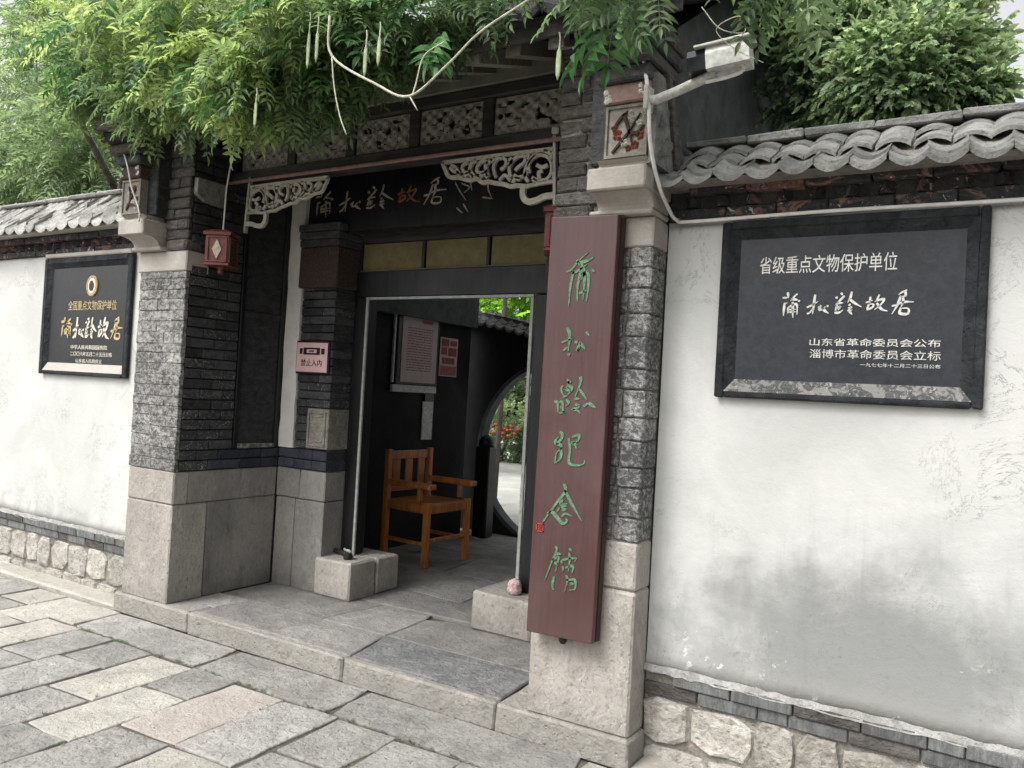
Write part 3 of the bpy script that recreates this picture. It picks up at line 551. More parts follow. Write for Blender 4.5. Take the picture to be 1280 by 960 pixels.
# ------------------------------------------------------------------ raised threshold platform
KZ = .125
plat = MB().box(-4.80, -1.33, 3.20, 6.70, -.02, KZ - .022).build('platform', M['bed'], None, kind='structure')
for x0, x1 in ((-4.89, -4.137), (-4.137, -2.872), (-2.872, -1.925), (-1.925, -1.262)):
    m = M['kerb'] if True else None
    brick('kerb_stone', m, plat, x0 + .002, x1 - .002, 3.168, 3.225 if x0 > -4.8 and x1 < -1.3 else 3.357, -.01, KZ, .010, .003)
def poly_slab(parent, pts, z, mat, name='floor_slab', th=.05, gap=.003):
    cx = sum(p[0] for p in pts) / len(pts); cy = sum(p[1] for p in pts) / len(pts); out = []
    for i, a in enumerate(pts):
        b = pts[(i + 1) % len(pts)]; L = math.hypot(b[0] - a[0], b[1] - a[1]); k = max(1, int(L / .15))
        for q in range(k): out.append((a[0] + (b[0] - a[0]) * q / k + (random.uniform(-.007, .007) if q else 0), a[1] + (b[1] - a[1]) * q / k + (random.uniform(-.007, .007) if q else 0)))
    sh = lambda p, d: (p[0] - math.copysign(min(d, abs(p[0] - cx)), p[0] - cx), p[1] - math.copysign(min(d, abs(p[1] - cy)), p[1] - cy))
    n = len(out); o1 = [sh(p, gap) for p in out]; o2 = [sh(p, gap + .008) for p in out]; dz = random.uniform(-.003, .002)
    vs = [(p[0], p[1], z - th) for p in o1] + [(p[0], p[1], z - .007) for p in o1] + [(p[0], p[1], z + dz + random.uniform(-.002, 0)) for p in o2] + [(cx, cy, z + dz)]
    fs = [(k * n + i, k * n + (i + 1) % n, (k + 1) * n + (i + 1) % n, (k + 1) * n + i) for k in range(2) for i in range(n)] + [(2 * n + i, 2 * n + (i + 1) % n, 3 * n) for i in range(n)]
    return MB().add(vs, fs).build(name, mat, parent)
SD, SL = M['slab_dark'], M['slab']
for pts, m in [([(-4.45, 3.36), (-4.13, 3.36), (-4.10, 3.61), (-4.45, 3.615)], M['flag_grey']), ([(-4.14, 3.227), (-2.872, 3.227), (-2.965, 3.62), (-4.10, 3.61)], SL),
               ([(-2.872, 3.227), (-1.93, 3.227), (-1.95, 3.635), (-2.42, 3.63), (-2.965, 3.62)], SD), ([(-1.925, 3.36), (-1.70, 3.36), (-1.70, 3.635), (-1.95, 3.635)], M['ashlar']),
               ([(-4.375, 3.615), (-3.46, 3.615), (-3.40, 4.12), (-4.375, 4.10)], SL), ([(-3.46, 3.615), (-2.965, 3.62), (-2.99, 4.03), (-3.02, 4.14), (-3.40, 4.12)], SL),
               ([(-2.965, 3.62), (-2.42, 3.63), (-1.77, 3.635), (-1.77, 4.15), (-2.68, 4.16), (-2.99, 4.03)], SL),
               ([(-3.62, 4.12), (-3.02, 4.14), (-2.68, 4.16), (-2.70, 4.50), (-3.05, 4.50), (-3.62, 4.54)], SL),
               ([(-3.62, 4.54), (-3.05, 4.50), (-3.1, 5.15), (-3.70, 5.2)], SL), ([(-3.05, 4.50), (-2.1, 4.50), (-2.1, 5.15), (-3.1, 5.15)], SL), ([(-4.6, 4.56), (-3.62, 4.54), (-3.70, 5.2), (-4.6, 5.2)], SL),
               ([(-4.6, 5.2), (-3.70, 5.2), (-3.8, 5.95), (-4.6, 5.95)], SL), ([(-3.70, 5.2), (-2.8, 5.15), (-2.85, 5.95), (-3.8, 5.95)], SL), ([(-2.8, 5.15), (-1.8, 5.15), (-1.8, 5.95), (-2.85, 5.95)], SL),
               ([(-4.6, 5.95), (-3.8, 5.95), (-3.7, 6.68), (-4.6, 6.68)], SL), ([(-3.8, 5.95), (-2.85, 5.95), (-2.9, 6.68), (-3.7, 6.68)], SL), ([(-2.85, 5.95), (-1.8, 5.95), (-1.8, 6.68), (-2.9, 6.68)], SL)]:
    poly_slab(plat, pts, KZ, m)

# ================================================================== GATEHOUSE
gate = thing('gatehouse', (-3.07, 3.2, .12), 'grey brick and stone gatehouse with dark recessed doorway between two piers under a tiled roof', 'gatehouse')
XL0, XL1, XR0, XR1, YF = -4.84, -4.375, -1.77, -1.28, 3.19
MC = -6.145                                       # mirror: x -> MC - x
MB().box(XL0 + .012, XL1 - .022, YF + .014, 4.2, .10, 3.05).build('masonry_core', M['mortar_dark'], gate)
MB().box(XR0 + .012, XR1 - .012, YF + .014, 4.2, .10, 3.05).build('masonry_core', M['mortar'], gate)
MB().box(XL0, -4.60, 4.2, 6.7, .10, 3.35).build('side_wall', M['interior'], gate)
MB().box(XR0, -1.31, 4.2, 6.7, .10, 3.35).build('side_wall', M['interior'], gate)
A, AI = M['ashlar'], M['ashlar_in']
# stone bases of the piers
brick('base_stone', A, gate, XL0, XL1, YF, 3.455, .12, .738, .008, .002); brick('base_stone', A, gate, XL0, XL1, YF + .001, 3.30, .742, .945, .007, .002)
brick('base_stone', AI, gate, -4.52, XL1 - .003, 3.461, 4.03, .12, .738, .008, .002); brick('base_stone', AI, gate, -4.52, XL1 - .001, 3.304, 4.03, .743, .944, .007, .002)
brick('base_stone', A, gate, XR0, XR1, YF, 3.36, .12, .738, .010, .003); brick('base_stone', A, gate, XR0, XR1, YF + .002, 3.36, .742, .945, .009, .002)
brick('base_stone', AI, gate, XR0 + .001, -1.6, 3.365, 4.03, .12, .945, .008, .002)
# stone bases of the walls at the back of the recess
for a, b, z0, z1 in ((-4.372, -4.185, .12, .738), (-4.18, -3.905, .12, .738), (-4.372, -4.15, .743, .944), (-4.145, -3.905, .743, .944)):
    brick('base_stone', AI, gate, a, b, 4.03, 4.235, z0, z1, .006, .002)
    brick('base_stone', AI, gate, MC - b, MC - a, 4.03, 4.235, z0, z1, .006, .002)
# speckled facing of the left pier front, course by course
z = .949; k = 0
while z < 2.205:
    h = random.choice([.06, .066, .072]); h = min(h, 2.21 - z)
    if h < .03: break
    s = -4.64 + random.uniform(-.03, .03) if k % 2 else -4.54 + random.uniform(-.03, .03)
    for a, b in ((XL0, s), (s, XL1)):
        brick('facing_stone', M['mottleL'], gate, a + .0005, b - .0005, YF + random.uniform(-.003, .003), 3.222, z + .0003, z + h - .0003, .0035, .002)
    z += h; k += 1
# rough hewn facing of the right pier with alternating quoins on its outer edge
z = .949; k = 0
for h in (.10, .13, .085, .115, .10, .12, .09, .135, .10, .11, .09, .13):
    if z > 2.19: break
    h = min(h, 2.212 - z)
    s = -1.385 if k % 2 else -1.40
    brick('facing_stone', M['mottleR'], gate, XR0, s - .003, YF + random.uniform(-.006, .004), 3.222, z + .0015, z + h - .0015, .007, .003)
    brick('facing_stone', M['mottleR'], gate, s + .003, XR1, YF + random.uniform(-.006, .004), 3.35, z + .0015, z + h - .0015, .007, .003); z += h; k += 1
# dark brick courses on the inner side of the left pier
z = .949; k = 0
while z < 3.0:
    h = .0655
    low = z < 1.08
    ye = 4.03 if low else 3.625
    ys = [3.224] + ([3.35, 3.52] if k % 2 else [3.44]) + ([3.70, 3.88] if low else []) + [ye]
    for a, b in zip(ys[:-1], ys[1:]):
        m = M['brick_blue'] if low and a > 3.4 else (M['brick_chalk'] if random.random() < (.75 if z < 1.6 else .2) else M['brick_dark'])
        brick('brick', m, gate, -4.45, XL1 + random.uniform(-.004, .002), a + .003, b - .003, z + .004, z + h - .004, .004, .0015)
    z += h; k += 1
brick('panel_post', M['darkwood'], gate, -4.44, -4.372, 3.63, 3.665, 1.085, 2.82); brick('panel_post', M['darkwood'], gate, -4.44, -4.372, 3.985, 4.025, 1.085, 2.82)
brick('panel_rail', M['darkwood'], gate, -4.44, -4.374, 3.667, 3.983, 2.76, 2.82); brick('panel_sill', M['tab_sill'], gate, -4.44, -4.368, 3.667, 3.983, 1.085, 1.115)
MB().box(-4.44, -4.388, 3.667, 3.983, 1.117, 2.758).build('inset_panel', M['brick_dark'], gate)
brick('panel_rail', M['beamwood'], gate, -4.44, -4.378, 3.667, 3.983, 1.98, 2.02)
MB().box(-4.44, XL1, 3.627, 4.03, 2.822, 3.05).build('inner_lining', M['brick_dark'], gate)
# plain inner face of the right pier
MB().box(XR0 - .002, XR0 + .05, 3.225, 4.03, .95, 3.05).build('inner_lining', M['brick_dark'], gate)
# back wall of the recess either side of the door: whitewashed strip, brick pilaster, painted capital, carved stone
for sgn in (0, 1):
    F = (lambda a, b: (a, b)) if sgn == 0 else (lambda a, b: (MC - b, MC - a))
    x0, x1 = F(-4.375, -3.91); MB().box(x0, x1, 4.055, 4.21, .9, 2.655).build('wall_core', M['mortar_dark'], gate)
    x0, x1 = F(-4.375, -3.905)
    z = .949
    for k in range(2):
        for a, b in ((-4.372, -4.22 + .05 * k), (-4.22 + .05 * k, -4.04), (-4.04, -3.904)):
            x0, x1 = F(a + .002, b - .002); brick('brick', M['brick_blue'], gate, x0, x1, 4.028, 4.232, z + .003, z + .066, .004, .001)
        z += .069
    x0, x1 = F(-4.370, -4.228)
    mb = MB(); n = 18; zz = [1.09 + (2.93 - 1.09) * i / n for i in range(n + 1)]
    L = [(x0 + random.uniform(-.004, .006), q) for q in zz]; Rr = [(x1 + random.uniform(-.006, .002), q) for q in zz]
    mb.prism(L + Rr[::-1], 'y', 4.022, 4.056).build('whitewashed_strip', M['white_post'], gate, fix=True)
    z = 1.092; k = 0
    while z < 2.21:
        h = .058; s = -4.12 if k % 2 else -4.02
        inbox = z < 1.37
        for a, b in ((-4.222, s), (s, -3.902)):
            if inbox: a, b = (-4.222, -4.108) if b < -4 else (0, 0)
            if a == b: continue
            x0, x1 = F(a + .002, b - .002); brick('brick', M['brick_dark'] if random.random() < .8 else M['brick_chalk'], gate, x0, x1, 4.028 + random.uniform(-.002, .003), 4.232, z + .003, z + h - .003, .004, .0015)
        z += h; k += 1
    x0, x1 = F(-4.10, -3.895); cs = brick('carved_stone', M['mortar'], gate, x0, x1, 4.016, 4.236, 1.10, 1.378, .006, .001)
    fr = MB(); fx0, fx1 = x0 + .02, x1 - .02
    for a, b, c, d in ((fx0, fx1, 1.12, 1.132), (fx0, fx1, 1.345, 1.357), (fx0, fx0 + .012, 1.132, 1.345), (fx1 - .012, fx1, 1.132, 1.345), (fx0 + .03, fx1 - .03, 1.15, 1.157), (fx0 + .03, fx1 - .03, 1.32, 1.327)): fr.box(a, b, 4.008, 4.018, c, d)
    fr.build('carved_frame', M['mortar'], cs)
    x0, x1 = F(-4.25, -3.885); brick('painted_capital', M['brown_red'], gate, x0, x1, 4.005, 4.24, 2.215, 2.50, .008, .001)
    for q, (dz, pr) in enumerate(((.045, .004), (.05, .014), (.06, .026))):
        x0, x1 = F(-4.25 - pr * .0, -3.885 + pr); brick('cornice', M['brick_dark'], gate, x0, x1, 4.005 - pr, 4.25, 2.503 + q * .052, 2.503 + q * .052 + .049, .006, .001)
# door frame
D = M['darkwood']
brick('door_post', D, gate, -3.902, -3.788, 4.215, 4.33, .376, 2.168, .005, 0); brick('door_post', D, gate, -2.438, -2.243, 4.215, 4.33, .355, 2.168, .005, 0)
brick('door_lintel', D, gate, -3.905, MC + 3.905, 4.21, 4.34, 2.171, 2.35, .005, 0)
brick('edge_trim', M['steel'], gate, -3.786, -3.767, 4.205, 4.222, .378, 2.150, .002, 0); brick('edge_trim', M['steel'], gate, -2.462, -2.44, 4.205, 4.222, .357, 2.150, .002, 0)
brick('edge_trim', M['steel'], gate, -3.786, -2.44, 4.204, 4.222, 2.1515, 2.169, .002, 0)
for a, b in ((-3.87, -3.345), (-3.315, -2.825), (-2.795, -2.28)):
    brick('transom_panel', M['yellow'], gate, a, b, 4.245, 4.27, 2.362, 2.548, .003, 0)
brick('transom_sill', M['olive'], gate, -3.88, -2.27, 4.225, 4.27, 2.351, 2.361, .002, 0)
for x in (-3.343, -2.823): brick('mullion', D, gate, x, x + .026, 4.23, 4.28, 2.3615, 2.549, .003, 0)
brick('mullion', D, gate, -3.905, -3.872, 4.23, 4.28, 2.3615, 2.549, .003, 0)
MB().box(-3.91, MC + 3.91, 4.22, 4.28, 2.55, 2.66).build('header_board', M['beamwood'], gate)
MB().box(-4.375, -1.77, 4.215, 4.28, 2.661, 3.3).build('header_board', M['beamwood'], gate)
MB().box(-3.91, MC + 3.91, 4.285, 4.30, 2.355, 3.3).build('header_backing', D, gate)

# beam, frieze of pierced panels, rails, fascia
BW = M['beamwood']
brick('lower_beam', BW, gate, XL1 + .002, XR0 - .002, 3.485, 3.62, 2.835, 2.905, .006, 0)
brick('upper_beam', BW, gate, XL1 + .002, XR0 - .002, 3.48, 3.62, 3.113, 3.172, .006, 0)
brick('hanging_rail', M['rail_red'], gate, XL1 + .003, XR0 - .003, 3.462, 3.482, 2.822, 2.842, .004, 0)
brick('fascia_board', M['olive'], gate, XL1 + .003, XR0 - .003, 3.47, 3.50, 3.175, 3.325, .004, 0)
MB().box(XL1 + .003, XR0 - .003, 3.56, 3.57, 2.906, 3.112).build('frieze_backing', D, gate)
px = [-4.30, -3.80, -3.305, -2.83, -2.335, -1.84]
for i, x in enumerate(px):
    xe = (px[i + 1] - .075) if i + 1 < len(px) else XR0 - .004
    if i < 5: brick('frieze_post', BW, gate, xe + .003, px[i + 1] - .003, 3.495, 3.56, 2.906, 3.112, .004, 0)
    if xe - x < .05: continue
    # pierced carving: a fine grid with cells taken out where the carver cut through
    nx, nz = int((xe - x) / .0085), 22; keep = np.ones((nx, nz), bool); w_, h_ = (xe - x) / nx, .196 / nz
    g1 = rng.normal(size=(nx // 3 + 3, nz // 2 + 3))
    for a in range(nx):
        for b in range(nz):
            u, v = a / 3, b / 2; iu, iv = int(u), int(v); fu, fv = u - iu, v - iv
            val = g1[iu, iv] * (1 - fu) * (1 - fv) + g1[iu + 1, iv] * fu * (1 - fv) + g1[iu, iv + 1] * (1 - fu) * fv + g1[iu + 1, iv + 1] * fu * fv
            if 2 <= a < nx - 2 and 2 <= b < nz - 2 and val > .62: keep[a, b] = False
    vs = [(x + a * w_, 3.512 - (.006 * math.sin(a * .7) * math.sin(b * .9) if 0 < a < nx and 0 < b < nz else 0), 2.911 + b * h_) for a in range(nx + 1) for b in range(nz + 1)]
    nv = len(vs); vs += [(p[0], 3.528, p[2]) for p in vs]; I = lambda a, b: a * (nz + 1) + b; fs = []
    for a in range(nx):
        for b in range(nz):
            if not keep[a, b]: continue
            q = (I(a, b), I(a + 1, b), I(a + 1, b + 1), I(a, b + 1)); fs.append(q)
            for (da, db), (s, e) in (((0, -1), (0, 1)), ((1, 0), (1, 2)), ((0, 1), (2, 3)), ((-1, 0), (3, 0))):
                aa, bb = a + da, b + db
                if not (0 <= aa < nx and 0 <= bb < nz) or not keep[aa, bb]: fs.append((q[e], q[s], q[s] + nv, q[e] + nv))
    MB().add(vs, fs).build('frieze_panel', M['cream_dim'], gate)
# carved wooden brackets under the beam (same carving mirrored)
def bracket(mir):
    f = (lambda L: [[(MC - a, b) for a, b in li] for li in L]) if mir else (lambda L: L)
    out = MB(); strokes(out, f(BRACKET[:4] + BRACKET[6:]), 3.50, .019, .016, False); strokes(out, f(BRACKET[4:5]), 3.505, .014, .024, False)
    br = out.build('carved_bracket', M['cream'], gate, fix=True)
    strokes(MB(), f([BRACKET[5]]), 3.50, .026, .02, False).build('bracket_elbow', M['cream'], br, fix=True)
    kx = (MC + 1.93) if mir else -1.93
    if not mir: brick('bracket_knob', M['cream'], br, -1.965, -1.925, 3.465, 3.49, 2.86, 2.90, .008, 0)
bracket(False); bracket(True)

# capitals, corbels and upper brickwork of both piers
for sgn in (0, 1):
    F = (lambda a, b: (a, b)) if sgn == 0 else (lambda a, b: (MC - b, MC - a))   # written for the right pier, mirrored for the left
    def P(name, mat, a, b, y0, y1, z0, z1, c=.006, j=.001): x0, x1 = F(a, b); return brick(name, mat, gate, x0, x1, y0, y1, z0, z1, c, j)
    cp = M['cap']
    P('capital_stone', cp, -1.77, -1.28, YF - .002, 3.36, 2.214, 2.343, .006)
    P('carved_moulding', M['brick_grey'], -1.77, -1.575, 3.17, 3.3, 2.345, 2.41, .012)
    P('ledge', cp, -1.565, -1.272, 3.135, 3.34, 2.345, 2.368, .008)
    x0, x1 = F(-1.53, -1.274)      # cove under the slab
    prof = [(3.33, 2.37)] + [(3.155 - .095 * (1 - math.cos(t * PI / 2 / 6)), 2.37 + .058 * math.sin(t * PI / 2 / 6)) for t in range(7)] + [(3.33, 2.428)]
    MB().prism(prof, 'x', x0, x1).build('cove_stone', cp, gate, fix=True)
    P('corbel_slab', cp, -1.535, -1.268, 3.035, 3.34, 2.43, 2.525, .006)
    x0, x1 = F(-1.50, -1.272)
    prof = [(3.33, 2.527)] + [(3.05 + .03 * math.sin(t * PI / 5), 2.527 + .032 * t / 5) for t in range(6)] + [(3.33, 2.559)]
    MB().prism(prof, 'x', x0, x1).build('torus_moulding', cp, gate, fix=True)
    pn = P('relief_panel', M['panel_bg'], -1.465, -1.275, 3.055, 3.33, 2.561, 2.785, .004)
    x0, x1 = F(-1.465, -1.275)
    fr = MB()
    for a, b, c, d in ((x0, x1, 2.563, 2.575), (x0, x1, 2.771, 2.783), (x0, x0 + .01, 2.575, 2.771), (x1 - .01, x1, 2.575, 2.771)): fr.box(a, b, 3.046, 3.056, c, d)
    fr.build('panel_border', M['cream_dim'], pn)
    if sgn == 0:
        bs = [[(-1.42, 2.70), (-1.39, 2.735), (-1.365, 2.755)], [(-1.385, 2.745), (-1.36, 2.68), (-1.34, 2.61)], [(-1.43, 2.585), (-1.39, 2.63), (-1.36, 2.665), (-1.31, 2.74)], [(-1.36, 2.665), (-1.32, 2.66), (-1.29, 2.69)]]
        fw = [(-1.41, 2.66, 'r', .024), (-1.425, 2.69, 'r', .018), (-1.38, 2.625, 'w', .02), (-1.35, 2.72, 'w', .017), (-1.315, 2.70, 'w', .018), (-1.31, 2.65, 'r', .022), (-1.33, 2.61, 'r', .02), (-1.355, 2.745, 'w', .014), (-1.295, 2.74, 'w', .015), (-1.36, 2.60, 'r', .015)]
    else:
        bs = [[(x0 + .05, 2.59), (x0 + .09, 2.66), (x0 + .07, 2.74)], [(x0 + .09, 2.66), (x0 + .14, 2.72)], [(x0 + .08, 2.63), (x0 + .15, 2.61)]]
        fw = [(x0 + .07, 2.70, 'w', .018), (x0 + .11, 2.64, 'w', .018), (x0 + .12, 2.73, 'r', .02), (x0 + .15, 2.66, 'r', .018), (x0 + .06, 2.62, 'r', .018), (x0 + .14, 2.60, 'w', .014)]
    strokes(MB(), bs, 3.054, .012, .010).build('carved_branch', M['branch_brown'], pn, fix=True)
    for kind, mt in (('r', 'flower_red'), ('w', 'flower_white')):
        mb = MB()
        for cx, cz, kk, r in fw:
            if kk != kind: continue
            for q in range(5):
                a = q * 2 * PI / 5 + random.random(); px_, pz_ = cx + math.cos(a) * r * .55, cz + math.sin(a) * r * .55
                vs = [(px_ + math.cos(t * PI / 3) * r * .5, 3.0535, pz_ + math.sin(t * PI / 3) * r * .5) for t in range(6)] + [(px_, 3.042, pz_)]
                mb.add(vs, [(t, (t + 1) % 6, 6) for t in range(6)])
        mb.build('carved_blossom', M[mt], pn, fix=True)
    rb = P('red_block', M['brown_red'] if sgn else M['rail_red'], -1.475, -1.265, 3.03, 3.33, 2.788, 2.868, .006)
    x0, x1 = F(-1.475, -1.265)
    for a in (x0 + .004, x1 - .05):
        mb = MB()
        for q in range(7):
            cx, cz, r = a + random.uniform(.006, .04), random.uniform(2.80, 2.855), random.uniform(.007, .014)
            mb.add([(cx + math.cos(t * PI / 3) * r, 3.0285, cz + math.sin(t * PI / 3) * r) for t in range(6)] + [(cx, 3.022, cz)], [(t, (t + 1) % 6, 6) for t in range(6)])
        mb.build('rosette', M['flower_white'], rb, fix=True)
    for q, (y, h) in enumerate(((3.0, .055), (2.955, .055), (2.905, .06), (2.86, .06))):
        P('corbel_brick', M['brick_grey'] if q % 2 else M['brick_dark'], -1.50 - .012 * q, -1.262 + .012 * q, y, 3.33, 2.871 + q * .062, 2.871 + q * .062 + .058, .007)
    P('upper_block', M['brick_dark'], -1.56, -1.282, 3.10, 3.34, 2.56, 3.05, .006)
    z = 2.412; k = 0
    while z < 3.10:
        s = -1.66 if k % 2 else -1.62
        segs = ((-1.768, s), (s, -1.535)) if k % 3 else ((-1.768, -1.535),)
        for a, b in segs: P('brick', M['brick_grey'], a + .002, b - .002, YF + random.uniform(-.008, .010), 3.22, z + .004, z + .062, .007, .004)
        z += .066; k += 1
    P('upper_brickwork', M['brick_dark'], -1.769, -1.535, 3.05, 3.3, 3.10, 3.2, .008)
# carved corbel on the inner side of the left pier, and carved side leaf beside the right wall coping
prof = [(3.21, 2.80), (3.21, 2.70), (3.27, 2.665), (3.36, 2.655), (3.42, 2.655), (3.42, 2.80)]
MB().prism(prof, 'x', -4.372, -4.335).build('side_corbel', M['tile'], gate, fix=True)
cl = MB().prism([(3.05, 2.53), (3.345, 2.53), (3.345, 2.62), (3.20, 2.78), (3.13, 2.90), (3.05, 2.90)], 'x', -1.266, -1.24).build('side_leaf', M['tile'], gate, fix=True)
MB().prism([(3.08, 2.56), (3.20, 2.60), (3.26, 2.66), (3.17, 2.66)], 'x', -1.241, -1.232).build('carved_ridge', M['tile'], cl, fix=True)
MB().prism([(3.08, 2.68), (3.16, 2.72), (3.19, 2.78), (3.11, 2.76)], 'x', -1.241, -1.232).build('carved_ridge', M['tile'], cl, fix=True)
MB().prism([(3.27, 2.56), (3.30, 2.54), (3.36, 2.62), (3.23, 2.80), (3.16, 2.93), (3.13, 2.92)], 'x', -1.262, -1.225).build('side_leaf_edge', M['brick_grey'], gate, fix=True)
# gable walls up to the roof
for a, b in ((-1.60, -1.285), (-4.835, -4.52)):
    MB().prism([(3.36, 2.2), (6.7, 2.2), (6.7, 3.30), (4.95, 4.28), (3.36, 3.22)], 'x', a, b).build('gable_wall', M['gable'], gate, fix=True)
# roof: rafters, boards, eave tiles
def roofz(y): return 3.115 + .35 * (y - 2.9) + .16 * max(0, y - 2.9) ** 1.5 * .6
rz = lambda y: roofz(y) if y <= 4.95 else roofz(9.9 - y)
for k in range(15):
    x = -1.70 - .219 * k
    if x < XL1 + .05: break
    y0, y1 = 3.0, 4.2
    z0, z1 = 3.06, 3.06 + .35 * 1.2
    MB().add([(x - .038, y0, z0), (x + .038, y0, z0), (x + .038, y1, z1), (x - .038, y1, z1), (x - .038, y0, z0 + .075), (x + .038, y0, z0 + .075), (x + .038, y1, z1 + .075), (x - .038, y1, z1 + .075)],
             [(0, 3, 2, 1), (4, 5, 6, 7), (0, 1, 5, 4), (1, 2, 6, 5), (2, 3, 7, 6), (3, 0, 4, 7)]).build('rafter', M['olive'] if k % 2 else M['cream_dim'], gate)
ys = [2.93, 3.2, 3.6, 4.1, 4.6, 4.95, 5.3, 5.8, 6.3, 6.75]
mb = MB()
for a, b in zip(ys[:-1], ys[1:]):
    mb.add([(-5.0, a, rz(a) + .025), (-1.12, a, rz(a) + .025), (-1.12, b, rz(b) + .025), (-5.0, b, rz(b) + .025), (-5.0, a, rz(a) + .05), (-1.12, a, rz(a) + .05), (-1.12, b, rz(b) + .05), (-5.0, b, rz(b) + .05)],
           [(0, 3, 2, 1), (4, 5, 6, 7), (0, 1, 5, 4), (1, 2, 6, 5), (2, 3, 7, 6), (3, 0, 4, 7)])
mb.build('roof_boards', M['beamwood'], gate)
brick('eave_board', M['beamwood'], gate, -5.0, -1.12, 2.95, 2.97, 3.09, 3.165, .003, 0)
MB().box(-4.6, -1.7, 4.35, 6.7, 3.25, 3.28).build('ceiling', M['darkwood'], gate)

def tile_mesh(w=.125, sag=.034, L=.15, th=.013, up=True, lip=.02, n=7, tilt=.32):
    """curved clay tile: arc across X, running back along +Y and rising; origin at its front lip centre"""
    s = -1 if up else 1; vs = []
    def ring(y, dz, t):
        top = []; bot = []
        for i in range(n + 1):
            u = -1 + 2 * i / n; zz = s * sag * (1 - u * u)
            top.append((u * w / 2, y, zz + dz)); bot.append((u * w / 2 * (.99), y, zz + dz - t))
        return top + bot
    vs = ring(0, 0, th + lip) + ring(.018, .018 * tilt, th + lip * .3) + ring(L, L * tilt, th); m = 2 * (n + 1); fs = []
    for k in range(2):
        for i in range(n):
            a = k * m + i; fs += [(a, a + 1, a + m + 1, a + m), (a + n + 1 + 1, a + n + 1, a + n + 1 + m, a + n + 2 + m)]
        fs += [(k * m, k * m + m, k * m + m + n + 1, k * m + n + 1), (k * m + n, k * m + 2 * n + 1, k * m + m + 2 * n + 1, k * m + m + n)]
    for i in range(n): fs += [(i, n + 1 + i, n + 2 + i, i + 1), (2 * m + i, 2 * m + i + 1, 2 * m + n + 2 + i, 2 * m + n + 1 + i)]
    return vs, fs
def tile_obj(name, mat, **k):
    vs, fs = tile_mesh(**k); me = bpy.data.meshes.new(name); me.from_pydata(vs, [], fs); bm = bmesh.new(); bm.from_mesh(me); bmesh.ops.recalc_face_normals(bm, faces=bm.faces); bm.to_mesh(me); bm.free()
    me.materials.append(mat); return bpy.data.objects.new(name, me)
# gatehouse eave tiles: first course piece by piece, the field above as one mass
et = tile_obj('eave_tile', M['tile_dark'], w=.15, L=.2, tilt=.35)
for i in range(25): copy_to(et, (-4.94 + i * .157, 2.885, 3.215), gate, (0, 0, random.uniform(-.03, .03)))
mb = MB(); vs0, fs0 = tile_mesh(w=.15, L=.2, tilt=.38, n=4)
for r in range(1, 22):
    y = 2.885 + r * .095
    for i in range(25):
        mb.add([(v[0] - 4.94 + i * .157, v[1] + y, v[2] + rz(y) + .095) for v in vs0], fs0)
mb.build('tile_field', M['tile_dark'], gate, kind='stuff')
mb = MB().cbox(-5.0, -1.12, 4.86, 5.04, 4.25, 4.42, .02)
mb.build('roof_ridge', M['tile_dark'], gate)
